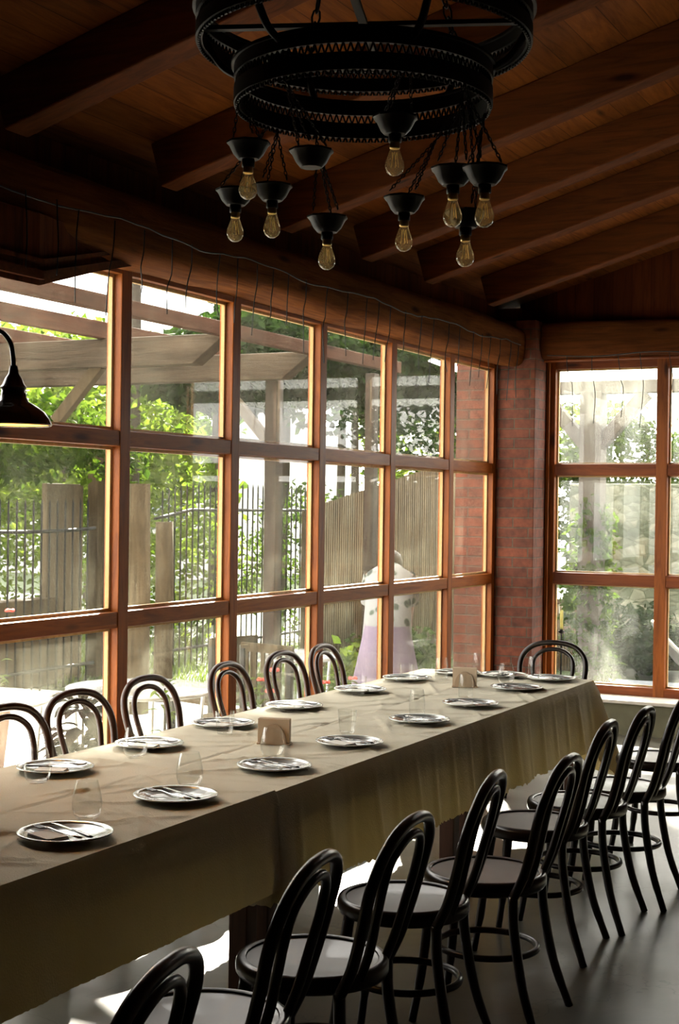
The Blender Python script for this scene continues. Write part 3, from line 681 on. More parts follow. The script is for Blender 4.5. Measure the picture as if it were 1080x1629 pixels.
# ================================================================== PENDANT LAMP
px_, py_, pz_ = .765, 3.9, 1.95
t = empty('pendant_lamp', (px_, py_, pz_)); tag(t, 'black enamel gooseneck lamp with a glowing warm inside at the left edge of the photo', 'lamp')
out = [(.126,0),(.130,.004),(.122,.022),(.106,.045),(.080,.064),(.052,.080),(.045,.092),(.040,.115),(.044,.128),(.036,.138),(.028,.158),(.018,.172),(.013,.20)]
inn = [(r-.003, z) for r, z in out[1:9]]
MB().lathe(list(reversed(out)) + [(.123,.001)] + inn + [(.001,.125)], 40).build('shade', M['enamel'], t, auto=.7)
MB().lathe([(.1205,.0035),(.1185,.021),(.1025,.0435),(.0765,.0625),(.049,.078),(.047,.076),(.0745,.0605),(.1005,.0415),(.1165,.019),(.1185,.0035)], 40, closed=True).build('inner_lining', plain('pale warm lining', (.75,.5,.22), .5), t, smooth=True)
MB().tube(bez([(0,0,.19),(-.004,0,.235),(-.014,-.004,.28),(-.05,-.01,.315),(-.11,-.02,.31),(-.17,-.03,.27),(-.30,-.05,.25)], 6), .0085, 10).build('gooseneck', M['enamel'], t, smooth=True)
MB().tube([(-.30,-.05,.25),(-.30,-.05,1.30)], .006, 8).build('hanging_rod', M['enamel'], t, smooth=True)
bl = MB().lathe([(.001,.02),(.018,.028),(.026,.045),(.022,.062),(.013,.08),(.013,.11),(.001,.11)], 18).build('bulb', M['warmbulb'], t, smooth=True)
ld = bpy.data.lights.new('pendant_glow', 'POINT'); ld.energy = 4; ld.color = (1,.55,.2); ld.shadow_soft_size = .02
lo = bpy.data.objects.new('pendant_glow', ld); COL.objects.link(lo); lo.parent = t; lo.location = (0,0,.005)

# ================================================================== CHANDELIER
cx, cy = 2.238, 3.5; zi, zo = 2.815, 2.95; RI, RO = .335, .435
ch = empty('chandelier', (cx, cy, zi)); tag(ch, 'large two-ring black wrought iron chandelier hung with chained cup lamps', 'chandelier')
def band(r, z0, z1, th, holes=True, scallop=True):
    """ring of openwork: top and bottom hoops, lattice posts and a scalloped lower edge"""
    b = MB(); h = z1-z0
    b.lathe([(r-th/2,z1-h*.36),(r+th/2,z1-h*.36),(r+th/2,z1),(r-th/2,z1)], 72, closed=True)
    b.lathe([(r-th/2,z0),(r+th/2,z0),(r+th/2,z0+h*.42),(r-th/2,z0+h*.42)], 72, closed=True)
    b.lathe([(r-th,z1-.004),(r+th,z1-.004),(r+th,z1+.004),(r-th,z1+.004)], 72, closed=True)
    n = int(2*PI*r/.018)
    for k in range(n):
        a0 = 2*PI*k/n; a1 = 2*PI*(k+.5)/n; a2 = 2*PI*(k+1)/n
        P = lambda a, z: (r*math.cos(a), r*math.sin(a), z)
        b.tube([P(a0, z0+h*.40), P(a1, z1-h*.34)], .0030, 4, caps=False); b.tube([P(a1, z1-h*.34), P(a2, z0+h*.40)], .0030, 4, caps=False)
        if scallop: b.tube([P(a0, z0+h*.06), P(a0*.7+a2*.3, z0-h*.10), P(a0*.3+a2*.7, z0-h*.10), P(a2, z0+h*.06)], .0035, 4, caps=False)
    return b
band(RI, -.062, .040, .014).build('inner_ring', M['iron'], ch, auto=.6)
band(RO, zo-zi-.035, zo-zi+.055, .018).build('outer_ring', M['iron'], ch, auto=.6)
for k in range(6):
    a = 2*PI*k/6+.3; c_, s_ = math.cos(a), math.sin(a)
    MB().tube(bez([(.338*c_,.338*s_,.03),(.385*c_,.385*s_,.06),(.435*c_,.435*s_,zo-zi)], 4), .010, 6).build('strut', M['iron'], ch, smooth=True)
def chain(mb, p, q, link=.022, r=.0019):
    p, q = Vector(p), Vector(q); L = (q-p).length; n = max(2, int(L/(link*.72))); d = (q-p)/n; t_ = d.normalized(); a = t_.orthogonal().normalized(); b = t_.cross(a)
    for i in range(n):
        c0 = p + d*(i+.5); s_ = a if i % 2 else b
        mb.tube([c0 + t_*(link/2*math.cos(x)) + s_*(link*.24*math.sin(x)) for x in [2*PI*k/8 for k in range(8)]], r, 4, closed=True)
hubz = 1.03
for k in range(6):
    a = 2*PI*k/6+.3; m_ = MB(); chain(m_, (.435*math.cos(a), .435*math.sin(a), zo-zi+.04), (.03*math.cos(a), .03*math.sin(a), hubz), .05, .0035); m_.build('chain', M['iron'], ch, smooth=True)
h = MB().lathe([(.001,hubz-.04),(.02,hubz-.03),(.045,hubz-.01),(.045,hubz+.01),(.012,hubz+.03),(.012,zc(cx)-zi+.0),(.001,zc(cx)-zi)], 16).build('hub', M['iron'], ch, auto=.7)
# a straight bar frame across the rings
cb = MB()
for a in (.35, 1.9): cb.beam((-.43*math.cos(a), -.43*math.sin(a), zo-zi+.02), (.43*math.cos(a), .43*math.sin(a), zo-zi+.02), .022, .012)
cb.build('cross_bar', M['iron'], ch)
def cup_lamp(x, y, z, drop_bulb, has=True, sc=1.0):
    """cup centre at world x,y,z; bulb hangs below"""
    l = empty('hanging_lamp'); l.parent = ch; l.location = (x-cx, y-cy, z-zi)
    MB().lathe([(.001,-.030),(.034*sc,-.030),(.048*sc,-.018),(.062*sc,.004),(.070*sc,.010),(.070*sc,.015),(.058*sc,.013),(.044*sc,-.016),(.001,-.022)], 10).build('cup', M['blackcup'], l, auto=.5)
    m_ = MB()
    dx, dy = x-cx, y-cy; R_ = math.hypot(dx, dy); tx, ty = dx/R_*RI-dx, dy/R_*RI-dy
    for k in range(3):
        a = 2*PI*k/3+x*9; chain(m_, (.05*sc*math.cos(a), .05*sc*math.sin(a), .03), (tx*.75, ty*.75, max(.16, (zi-.05-z)*.8)), .016, .0016)
    chain(m_, (tx*.75, ty*.75, max(.16, (zi-.05-z)*.8)), (tx, ty, zi-.05-z+.01), .016, .0018)
    m_.build('chain', M['iron'], l, smooth=True)
    if has:
        MB().tube([(0,0,-.028),(0,0,-.050)], .0165, 12).build('socket', M['iron'], l, smooth=True)
        b = MB().lathe([(.012,-.058),(.012,-.068),(.017,-.082),(.0235,-.100),(.0245,-.113),(.019,-.126),(.009,-.133),(.001,-.134)], 20).build('bulb', M['bulbglass'], l, smooth=True)
        MB().lathe([(.0125,-.046),(.0130,-.062),(.0125,-.066),(.001,-.066)], 14).build('cap', M['brass'], b, smooth=True)
        f_ = MB()
        for k in range(5):
            a0 = 2*PI*k/5; f_.tube([(.006*math.cos(a0),.006*math.sin(a0),-.075),(.010*math.cos(a0+.6),.010*math.sin(a0+.6),-.112)], .0009, 4)
        f_.build('filament', M['filament'], b)
from_l = [(2.006,3.30,2.623),(1.78,3.62,2.582),(1.90,3.62,2.585),(2.19,3.30,2.585),(2.06,3.65,2.490),(2.40,3.35,2.660),(2.29,3.66,2.528),(2.53,3.42,2.535),(2.63,3.38,2.52),(2.47,3.66,2.475)]
for i, (x, y, z) in enumerate(from_l): cup_lamp(x, y, z, 0, i != 3, .82)

# ================================================================== STRING LIGHT CABLES
def cable(name, pts, drops, lab):
    o_ = MB(); o_.tube(pts, .0042, 6)
    for d_ in drops: o_.tube(d_, .0030, 5)
    tag(o_.build(name, M['wire'], smooth=True), lab, 'cable')
rnd = random.Random(11); P = []; D = []; y = .5
while y < 10.7:
    P.append((.178-.004*math.sin(y*3), y, 2.93+.014*math.sin(y*5)+rnd.uniform(-.006,.006))); y += .11
y = 1.0
while y < 10.6:
    L_ = rnd.uniform(.30,.52) if y > 4.3 else .3; x_ = .195; q = []
    if y < 4.85: 
        q = [(.215,y,2.93),(.222,y+.004,2.75),(.222,y-.004,2.62)]
    else:
        zt_ = 2.93
        q = [(.178,y,zt_),(.172,y+rnd.uniform(-.01,.01),zt_-.1),(.165,y+rnd.uniform(-.015,.015),zt_-.17),(.160,y+rnd.uniform(-.02,.02),zt_-.24),(.155,y+rnd.uniform(-.03,.03),zt_-L_*.85)]
    D.append(bez(q, 3)); y += rnd.choice([.17,.2,.23,.26])
cable('string_light_cable', bez(P, 2), D, 'black string light cable with short drops pinned along the log above the left windows')
P = []; D = []; x = .3
while x < 6.2: P.append((x, YB-.22, 2.87+.01*math.sin(x*7))); x += .1
for x in (.46,.66,.86,1.03,1.25,1.5,1.8,2.1,2.4,2.8,3.2,3.6,4.0): 
    D.append(bez([(x,YB-.22,2.87),(x+rnd.uniform(-.01,.01),YB-.2,2.78),(x+rnd.uniform(-.02,.02),YB-.17,2.68),(x+rnd.uniform(-.03,.03),YB-.15,2.68-rnd.uniform(.02,.14)),(x+rnd.uniform(-.03,.03),YB-.14,2.42-rnd.uniform(0,.12))], 4))
cable('string_light_cable', bez(P, 2), D, 'black string light cable with crooked drops across the top of the back window')

# ================================================================== OUTDOORS
GZ = -.15
struct(MB().box((-7.2, -3, GZ-.1), (W-.31, YB+.5, GZ)).build('patio', M['paving']))
struct(MB().box((-.9, YB+.51, GZ-.1), (9, 15.6, GZ)).build('back_patio', M['slate']))
struct(MB().box((-60, -20, GZ-.3), (60, 70, GZ-.105)).build('lawn', M['grass']))
gr = MB(); gr.box((-40,-3,GZ-.1),(-7.21,40,GZ-.01)); gr.box((-7.2,YB+.51,GZ-.1),(-.91,30,GZ-.01)); struct(gr.build('garden_ground', M['grass']))

def leaf_cloud(blobs, n, size, seed, curl=.3, droop=0):
    rnd = random.Random(seed); mb = MB(); tot = sum(b[3]*b[4]*b[5] for b in blobs)
    V = mb.v; F = mb.f
    for (x, y, z, a, b, c_) in blobs:
        k = max(3, int(n*a*b*c_/tot))
        for _ in range(k):
            while True:
                d = Vector((rnd.gauss(0,1), rnd.gauss(0,1), rnd.gauss(0,1)))
                if d.length > .1: break
            d.normalize(); r = rnd.uniform(.45, 1.04)**.6
            p = Vector((x + d.x*a*r, y + d.y*b*r, z + d.z*c_*r)) + Vector((rnd.gauss(0,.03), rnd.gauss(0,.03), rnd.gauss(0,.03)))
            t = Vector((rnd.gauss(0,1), rnd.gauss(0,1), rnd.gauss(0,.6)-droop)).normalized(); s_ = t.orthogonal().normalized(); s_.rotate(Matrix.Rotation(rnd.uniform(0,6.28), 3, t)); nrm = t.cross(s_)
            L = size*rnd.uniform(.6,1.3); w_ = L*.32
            i = len(V)
            V += [tuple(p), tuple(p+t*L*.45+s_*w_+nrm*L*curl*.4), tuple(p+t*L), tuple(p+t*L*.45-s_*w_+nrm*L*curl*.4)]
            F += [(i,i+1,i+2),(i,i+2,i+3)]
    return mb
def tree(name, lab, cat, loc, blobs, n, size, mat, seed, trunk=None, grp=None, droop=0):
    t = empty(name, loc); tag(t, lab, cat, grp)
    leaf_cloud(blobs, n, size, seed, droop=droop).build('foliage', mat, t)
    if trunk:
        MB().tube(bez(trunk, 4), [.09*(1-.5*i/(4*(len(trunk)-1))) for i in range(4*(len(trunk)-1)+1)], 8).build('trunk', M['bark'], t, smooth=True)
    return t
G0 = GZ-.02
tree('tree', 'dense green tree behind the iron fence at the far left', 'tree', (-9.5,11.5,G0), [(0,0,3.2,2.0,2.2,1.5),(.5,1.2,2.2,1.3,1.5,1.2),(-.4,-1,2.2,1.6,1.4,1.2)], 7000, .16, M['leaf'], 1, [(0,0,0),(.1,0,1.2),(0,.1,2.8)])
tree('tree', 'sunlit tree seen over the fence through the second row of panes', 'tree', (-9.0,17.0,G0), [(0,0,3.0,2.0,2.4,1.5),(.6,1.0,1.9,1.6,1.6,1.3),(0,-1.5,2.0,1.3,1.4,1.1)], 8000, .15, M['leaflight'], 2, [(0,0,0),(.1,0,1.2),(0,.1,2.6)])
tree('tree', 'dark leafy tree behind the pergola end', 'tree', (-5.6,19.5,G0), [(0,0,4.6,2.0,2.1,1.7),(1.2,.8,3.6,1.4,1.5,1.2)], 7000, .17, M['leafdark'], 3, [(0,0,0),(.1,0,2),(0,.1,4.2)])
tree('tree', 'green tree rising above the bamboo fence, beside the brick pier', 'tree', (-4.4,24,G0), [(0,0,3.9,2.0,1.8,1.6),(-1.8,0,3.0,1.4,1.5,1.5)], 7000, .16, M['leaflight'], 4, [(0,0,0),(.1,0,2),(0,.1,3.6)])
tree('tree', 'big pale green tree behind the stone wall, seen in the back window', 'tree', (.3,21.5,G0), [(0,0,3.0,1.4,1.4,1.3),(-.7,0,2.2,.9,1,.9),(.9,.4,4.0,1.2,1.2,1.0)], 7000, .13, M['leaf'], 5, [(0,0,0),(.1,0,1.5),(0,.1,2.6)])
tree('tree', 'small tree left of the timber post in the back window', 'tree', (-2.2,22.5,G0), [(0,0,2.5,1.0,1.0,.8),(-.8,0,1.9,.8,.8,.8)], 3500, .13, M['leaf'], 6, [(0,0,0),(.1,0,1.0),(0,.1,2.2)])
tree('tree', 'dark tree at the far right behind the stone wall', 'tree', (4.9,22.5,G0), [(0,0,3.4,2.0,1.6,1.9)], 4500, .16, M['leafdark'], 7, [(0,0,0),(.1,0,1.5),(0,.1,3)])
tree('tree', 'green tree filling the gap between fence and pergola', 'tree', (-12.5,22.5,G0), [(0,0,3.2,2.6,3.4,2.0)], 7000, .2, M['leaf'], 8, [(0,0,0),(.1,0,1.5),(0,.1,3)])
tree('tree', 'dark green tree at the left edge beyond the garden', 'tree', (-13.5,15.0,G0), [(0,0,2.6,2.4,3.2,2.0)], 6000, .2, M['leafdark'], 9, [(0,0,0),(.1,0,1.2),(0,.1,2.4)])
for k, yy in enumerate((17.0, 19.2, 21.4, 23.5)):  # added trees: crowns out of view keep direct sun off the tabletop
    tree('sun_blocking_tree', 'added tall tree, unseen crown blocking sun, '+['nearest','second','third','farthest'][k]+' of four behind the fence', 'tree', (-7.75,yy,G0), [(0,-.6,11.45,.42,.9,1.10),(0,.6,11.5,.42,.95,1.15),(0,0,12.3,.6,1.1,.9)], 3600, .34, M['leafdark'], 40+k, [(0,0,0),(.05,0,3.5),(-.03,.05,7),(0,0,10.5)])
# shrubs in front of the fences
for i, (x, y, a, b_, c_, mt, lab) in enumerate([
    (-6.6,10.4,.7,.9,.55,'leaf','low green shrub behind the fence bars at the far left'),
    (-7.6,14.2,.9,1.2,.8,'leaflight','bright shrub seen between the fence bars'),
    (-6.6,16.6,.9,1.0,.9,'leaflight','sunlit shrub behind the second window post'),
    (-5.4,17.8,.9,1.0,1.1,'leaf','tall shrub left of the bamboo fence'),
    (-1.75,11.9,.28,.3,.3,'leaflight','bushy green plant in front of the bamboo fence near the person'),
    (-2.9,15.2,.5,.4,.25,'leaf','low plant at the foot of the bamboo fence'),
    (-.45,16.3,.7,.4,.4,'leafdark','dark low shrub at the foot of the stone wall'),
    (1.0,16.2,.8,.4,.35,'leaf','grassy shrub at the foot of the stone wall on the right')]):
    tree('shrub', lab, 'shrub', (x,y,G0), [(0,0,c_,a,b_,c_)], int(1800*a), .10, M[mt], 20+i)
# vines
tree('vine', 'dark vine leaves hanging over the far end of the pergola', 'vine', (-3.0,13.3,2.9), [(0,-.9,.38,.8,1.0,.26),(0,.9,.35,1.0,1.4,.42),(.7,1.6,.25,.8,.9,.4),(-1,0,.2,.8,1.4,.4)], 19000, .13, M['leafdark'], 31, droop=.6)
tree('vine', 'green vine leaves trailing under the near pergola beams', 'vine', (-5.0,10.6,2.25), [(0,-1.4,.25,.7,1.1,.28),(0,.6,.15,.8,1.2,.32),(.2,1.5,.0,.6,.6,.3),(-.3,0,-.15,.6,1.4,.25)], 6000, .10, M['leaf'], 32, droop=.6)
tree('vine', 'climbing plant wrapped around the forked timber post behind the back window', 'vine', (-.1,13.5,G0), [(0,0,1.5,.22,.22,.55),(-.05,0,.9,.25,.22,.5),(.05,0,.4,.2,.2,.35)], 1400, .09, M['leaf'], 33, droop=.6)
# grass tufts: uncountable
rnd = random.Random(5); mb = MB()
for _ in range(9000):
    x = rnd.uniform(-9.5,-1.2); y = rnd.uniform(11.8, 16.9)
    if x > -2.4 and y < 12.5: continue
    a = rnd.uniform(0,6.28); h_ = rnd.uniform(.04,.12); dx, dy = .008*math.cos(a), .008*math.sin(a); lx, ly = rnd.uniform(-.04,.04), rnd.uniform(-.04,.04); i = len(mb.v)
    mb.v += [(x-dx,y-dy,GZ-.012),(x+dx,y+dy,GZ-.012),(x+lx,y+ly,GZ+h_)]; mb.f.append((i,i+1,i+2))
tag(mb.build('grass', M['leaflight']), 'short sunlit grass on the garden ground beyond the patio', 'grass', kind='stuff')

# pergola
pg = empty('pergola', (-3.2,9.6,GZ)); tag(pg, 'weathered timber pergola with reddish purlins outside the left windows', 'pergola')
def pp(mb, name, mat, bevel=.006):
    o = mb.build(name, mat, pg, bevel=bevel); o.matrix_parent_inverse = Matrix.Translation((3.2,-9.6,-GZ)); return o
def cutbeam(y, xr, z, h_, wd):
    b = MB(); n = [(xr,z+h_/2),(xr-.28,z-h_/2),(-7,z-h_/2),(-7,z+h_/2)]
    v = [(x,y-wd/2,zz_) for x,zz_ in n]+[(x,y+wd/2,zz_) for x,zz_ in n]
    return b.add(v, [(0,1,2,3),(7,6,5,4),(0,4,5,1),(1,5,6,2),(2,6,7,3),(3,7,4,0)])
for y, xr in ((9.0,-1.42),(10.3,-1.4),(4.6,-1.5)): pp(cutbeam(y, xr, 2.80, .21, .15), 'main_beam', M['weathered'])
for x, y1 in ((-1.42,11.9),(-2.5,10.7),(-3.45,10.7),(-4.3,10.7),(-5.2,10.7)): pp(MB().box((x-.035,4.2,2.875 if x > -1.5 else 2.906),(x+.035,y1,2.975 if x > -1.5 else 3.03)), 'purlin', M['weatheredred'])
for x, y in ((-1.85,10.42),(-6.6,10.42),(-6.6,9.12),(-4.9,9.12),(-1.95,4.6)): pp(MB().box((x-.055,y-.055,GZ),(x+.055,y+.055,2.70)), 'post', M['bark'])
pp(MB().beam((-2.55,9.0,2.72),(-2.95,9.0,2.30),.07,.09), 'brace', M['weatheredz'])
for x, y in ((-1.85,10.42),): pp(MB().beam((x,y-.0,2.15),(x-.5,y-.0,2.69),.07,.08), 'brace', M['weatheredz'])
tp = MB().box((-2.05,12.55,GZ),(-1.95,12.65,2.95)).build('timber_post', M['bark'], bevel=.006); tag(tp, 'dark timber post standing alone under the vine', 'post')

# iron fence with a swooping top rail
fe = empty('iron_fence', (-5,12.5,GZ)); tag(fe, 'black iron bar fence with a swooping top rail behind the left windows', 'fence')
def topz(y): 
    t_ = (y-11.35)/2.4; return 1.40 + .16*t_*t_*(1 if y > 11.35 else .3)
k = 0
y = 9.6
while y < 17.2:
    if 12.3 < y < 13.5: y += .125; continue
    zt_ = min(topz(y), 1.62)+.27
    o = MB().tube([(-5,y,GZ),(-5,y,zt_),(-5,y,zt_+.05)], [.011,.011,.001], 6).build('bar', M['iron'], fe, smooth=True); o.matrix_parent_inverse = Matrix.Translation((5,-12.5,-GZ)); y += .125
for fz in (lambda q: min(topz(q),1.62), lambda q: .05):
    for ya, yb in ((9.5,12.35),(13.45,17.2)):
        pts = [(-5.0, ya+i*(yb-ya)/20, fz(ya+i*(yb-ya)/20)) for i in range(21)]
        o = MB().tube(pts, .018, 6).build('rail', M['iron'], fe, smooth=True); o.matrix_parent_inverse = Matrix.Translation((5,-12.5,-GZ))
for y, h_ in ((11.95, 1.95),(12.33,2.0)):
    pass
o = MB().box((-5.35,12.80,GZ),(-5.15,12.98,1.98)).build('stone_pillar', M['concrete'], bevel=.01); tag(o, 'pale square stone pillar beside the gate seen in the leftmost pane', 'pillar')
o = MB().box((-5.34,12.68,GZ),(-5.2,12.79,2.2)).build('timber_post', M['weatheredz'], bevel=.01); tag(o, 'dark square timber post left of the stone pillar', 'post')
o = MB().box((-5.45,12.05,GZ),(-5.38,12.66,1.88)).build('wooden_gate', M['reed'], bevel=.004); tag(o, 'tan boarded gate panel behind the fence bars', 'gate')
o = MB().box((-5.45,8.5,GZ),(-5.2,12.03,.72)).build('garden_wall', M['weatheredz'], bevel=.01); tag(o, 'low brown wall behind the fence bars at the far left', 'wall')
for (x, y, r, h_, lab) in ((-3.35,10.72,.10,1.86,'thick brown log post in the second column of panes'), (-3.6,11.5,.09,1.52,'short log stump post right of the thick log post'),(-3.9,13.1,.09,1.3,'short log post far behind the second pane')):
    o = MB().tube([(x,y,GZ),(x+.01,y,.9),(x,y,h_)], [r,r*.95,r*.9], 12).build('log_post', M['weatheredz'], smooth=True); tag(o, lab, 'post')
# bamboo / reed fence
def reed_fence(p, q, z1a, z1b, lab, zb=GZ):
    t = empty('reed_fence', (p[0],p[1],GZ)); tag(t, lab, 'fence')
    d = Vector((q[0]-p[0], q[1]-p[1], 0)); L = d.length; n = int(L/.032); t.rotation_euler = (0,0,math.atan2(d.y,d.x)); rnd_ = random.Random(n)
    b = MB()
    for i in range(n):
        x = i*.032; zt_ = z1a+(z1b-z1a)*x/L - zb; b.tube([(x,rnd_.uniform(-.004,.004),0),(x+rnd_.uniform(-.004,.004),0,zt_+rnd_.uniform(-.01,.01))], .0155, 6)
    b.build('reeds', M['reed'], t, smooth=True)
    for i in range(int(L/1.3)+1): MB().box((i*1.3-.04,.02,0),(i*1.3+.04,.09,z1a+(z1b-z1a)*min(1,i*1.3/L)-zb-.03)).build('post', M['weatheredz'], t)
    MB().box((0,.017,.75),(L,.045,.81)).build('rail', M['weatheredz'], t)
reed_fence((-3.75,14.7), (-2.15,18.2), 1.66, 2.72, 'tall bamboo reed fence with a rising top edge behind the person')
reed_fence((-1.9,15.9), (-.95,16.1), .62, .6, 'low reed fence at the left edge of the back window')

# neighbour house
hs = empty('house', (-18,33,GZ)); tag(hs, 'pale neighbouring house half hidden by the trees', 'house')
MB().box((-4,-3,0),(4,3,3.4)).build('wall', M['whitewall'], hs)
MB().add([(-4.4,-3.4,3.4),(4.4,-3.4,3.4),(4.4,3.4,3.4),(-4.4,3.4,3.4),(-3.5,0,4.9),(3.5,0,4.9)], [(0,1,5,4),(2,3,4,5),(1,2,5),(3,0,4),(0,3,2,1)]).build('roof', M['roof'], hs)
for x in (-2.4,0,2.4): MB().box((x-.5,-3.04,1.2),(x+.5,-2.99,2.4)).build('window', M['window'], hs)

# back patio: stone wall, timber post, roof, chair
o = MB().box((-1.5,17.2,GZ),(7,17.7,2.0)).build('stone_wall', M['stonewall'], bevel=.03); tag(o, 'mossy rubble stone wall behind the back window', 'wall')
o = MB().box((-1.6,16.7,GZ),(7,17.19,.35)).build('planting_bank', M['grass'], bevel=.05); tag(o, 'low planted bank at the foot of the rubble wall', 'bank')
ca = empty('canopy', (-.1,13.5,GZ)); tag(ca, 'timber canopy with a forked post and a clear corrugated roof behind the back window', 'canopy')
def cp(mb, name, mat, bevel=.006, smooth=False):
    o = mb.build(name, mat, ca, bevel=bevel, smooth=smooth); o.matrix_parent_inverse = Matrix.Translation((.1,-13.5,-GZ)); return o
cp(MB().box((-.21,13.4,GZ),(-.0,13.6,2.80)), 'post', M['paleTimber'])
cp(MB().beam((-.12,13.5,2.24),(-.60,13.5,2.78),.12,.13,up=Vector((0,1,0))), 'brace', M['paleTimber'])
cp(MB().beam((-.09,13.5,2.24),(.40,13.5,2.78),.12,.13,up=Vector((0,1,0))), 'brace', M['paleTimber'])
cp(MB().box((-1.2,13.42,2.78),(4.4,13.58,2.90)), 'beam', M['paleTimber'])
cr = MB(); nx_ = 220
for i in range(nx_+1):
    x = -1.3+5.8*i/nx_; h_ = .026*math.sin(i*PI/3)
    for y_, z_ in ((12.3,3.02),(15.4,2.86)): cr.v.append((x,y_,z_+h_))
    for y_, z_ in ((15.4,2.858),(12.3,3.018)): cr.v.append((x,y_,z_+h_-.003))
for i in range(nx_):
    a = i*4; b_ = a+4
    for k in range(4): cr.f.append((a+k, a+(k+1)%4, b_+(k+1)%4, b_+k))
cp(cr, 'corrugated_roof', M['corr'], 0, True)
for (x0_, y0_, s_, lab) in ((1.05,12.9,1.0,'pale woven shell chair on the grey patio outside the back window'),):
    t = empty('garden_chair', (x0_,y0_,GZ)); tag(t, lab, 'chair')
    sh = MB(); n = 30; R_ = 10
    for th_ in (0, .012):
        for j in range(R_+1):
            r = .36*j/R_
            for k in range(n):
                a = 2*PI*k/n; x = r*math.cos(a)*1.1; y = r*math.sin(a)
                z = .42 + .12*(r/.36)**2 + .32*max(0, -math.cos(a-.35))**2*(r/.36)**2.2 - th_
                sh.v.append((x,y,z))
    for s2 in (0,1):
        o_ = s2*(R_+1)*n
        for j in range(R_):
            for k in range(n): sh.f.append((o_+j*n+k, o_+j*n+(k+1)%n, o_+(j+1)*n+(k+1)%n, o_+(j+1)*n+k))
    sh.build('shell', M['woven'], t, smooth=True)
    MB().tube([(.398*math.cos(a), .362*math.sin(a), .54+.32*max(0,-math.cos(a-.35))**2) for a in [2*PI*k/40 for k in range(40)]], .018, 8, closed=True).build('rim', M['rim'], t, smooth=True)
    for k in range(4):
        a = PI/4+k*PI/2; MB().tube([(.12*math.cos(a),.12*math.sin(a),.43),(.27*math.cos(a),.27*math.sin(a),0)], .011, 8).build('leg', M['iron'], t, smooth=True)

# patio furniture outside the left windows
def round_table(x, y, lab, r=.45, h_=.72):
    t = empty('garden_table', (x,y,GZ)); tag(t, lab, 'table', 'garden tables')
    MB().lathe([(.001,h_-.008),(r-.004,h_-.008),(r,h_-.004),(r-.004,h_),(.001,h_)], 48).build('tabletop', M['glasstop'], t, auto=.6)
    MB().tube([((r-.01)*math.cos(a),(r-.01)*math.sin(a),h_-.022) for a in [2*PI*k/40 for k in range(40)]], .012, 8, closed=True).build('rim', M['rim'], t, smooth=True)
    for k in range(4):
        a = PI/4+k*PI/2; MB().tube([((r-.05)*math.cos(a),(r-.05)*math.sin(a),h_-.03),((r-.10)*math.cos(a),(r-.10)*math.sin(a),0)], .012, 8).build('leg', M['rim'], t, smooth=True)
round_table(-1.15, 7.50, 'round glass garden table seen behind the third window chair')
round_table(-1.7, 6.60, 'round glass garden table in the leftmost lower pane')
round_table(-1.35, 9.75, 'round garden table in front of the person outside', .40)
def garden_chair(x, y, rz, lab):
    t = empty('garden_chair', (x,y,GZ), rz); tag(t, lab, 'chair', 'dark garden chairs')
    MB().box((-.22,-.22,.42),(.22,.22,.45)).build('seat', M['weatheredz'], t, bevel=.01)
    b = MB()
    for k in range(6): b.box((-.19+k*.07,-.235,.50),(-.16+k*.07,-.22,.86))
    b.box((-.22,-.24,.84),(.22,-.215,.90)); b.build('backrest', M['weatheredz'], t)
    for sx in (-1,1):
        MB().box((sx*.2-.018,-.24,0),(sx*.2+.018,-.204,.86)).build('leg', M['iron'], t); MB().box((sx*.2-.018,.19,0),(sx*.2+.018,.226,.42)).build('leg', M['iron'], t)
garden_chair(-.95, 8.45, PI*.95, 'dark slatted garden chair behind the fourth window chair')
garden_chair(-1.6, 9.1, PI*.4, 'dark slatted garden chair half hidden behind the third window post')
def potted(x, y, lab, pot_h, pr, n, size, spread, hh, mat, seed, flowers=0):
    t = empty('potted_plant', (x,y,GZ)); tag(t, lab, 'plant', None); rnd = random.Random(seed)
    MB().lathe([(pr*.7,0),(pr,pot_h),(pr+.012,pot_h),(pr+.012,pot_h+.02),(pr-.01,pot_h+.02),(pr-.012,pot_h-.02),(.001,pot_h-.02)], 24).build('pot', M['terracotta'], t, auto=.6)
    MB().tube([(0,0,pot_h-.03),(.01,0,pot_h+hh*.5),(0,.01,pot_h+hh*.9)], [.012,.009,.005], 6).build('stem', M['bark'], t, smooth=True)
    mb = MB()
    for k in range(n):
        a = rnd.uniform(0,6.28); z0 = pot_h + hh*rnd.uniform(.05,1); L = size*rnd.uniform(.7,1.2); el = rnd.uniform(-.1,.9)
        o_ = Vector((math.cos(a),math.sin(a),0)); up_ = Vector((0,0,1)); s_ = o_.cross(up_); base = Vector((0,0,z0)) + o_*rnd.uniform(0,spread); i = len(mb.v); rows = 5
        for j in range(rows+1):
            q = j/rows; p = base + o_*(L*q*math.cos(el)) + up_*(L*(q*math.sin(el) - .45*q*q)); wdt = L*.19*math.sin(PI*min(.999,q*.93+.05))
            mb.v += [tuple(p-s_*wdt+up_*wdt*.3), tuple(p), tuple(p+s_*wdt+up_*wdt*.3)]
        for j in range(rows):
            c0 = i+j*3; mb.f += [(c0,c0+1,c0+4,c0+3),(c0+1,c0+2,c0+5,c0+4)]
    mb.build('foliage', mat, t, smooth=True)
    for k in range(flowers):
        f_ = MB(); a = rnd.uniform(0,6.28); p = Vector((spread*1.4*math.cos(a), spread*1.4*math.sin(a), pot_h+hh*rnd.uniform(.7,1.2)))
        for j in range(6):
            b_ = 2*PI*j/6; f_.lathe([(.001,-.006),(.018,0),(.012,.012),(.001,.014)], 8, c=p+Vector((.02*math.cos(b_),.02*math.sin(b_),.004*(j%2))))
        f_.build('flower', M['flower'], t, smooth=True)
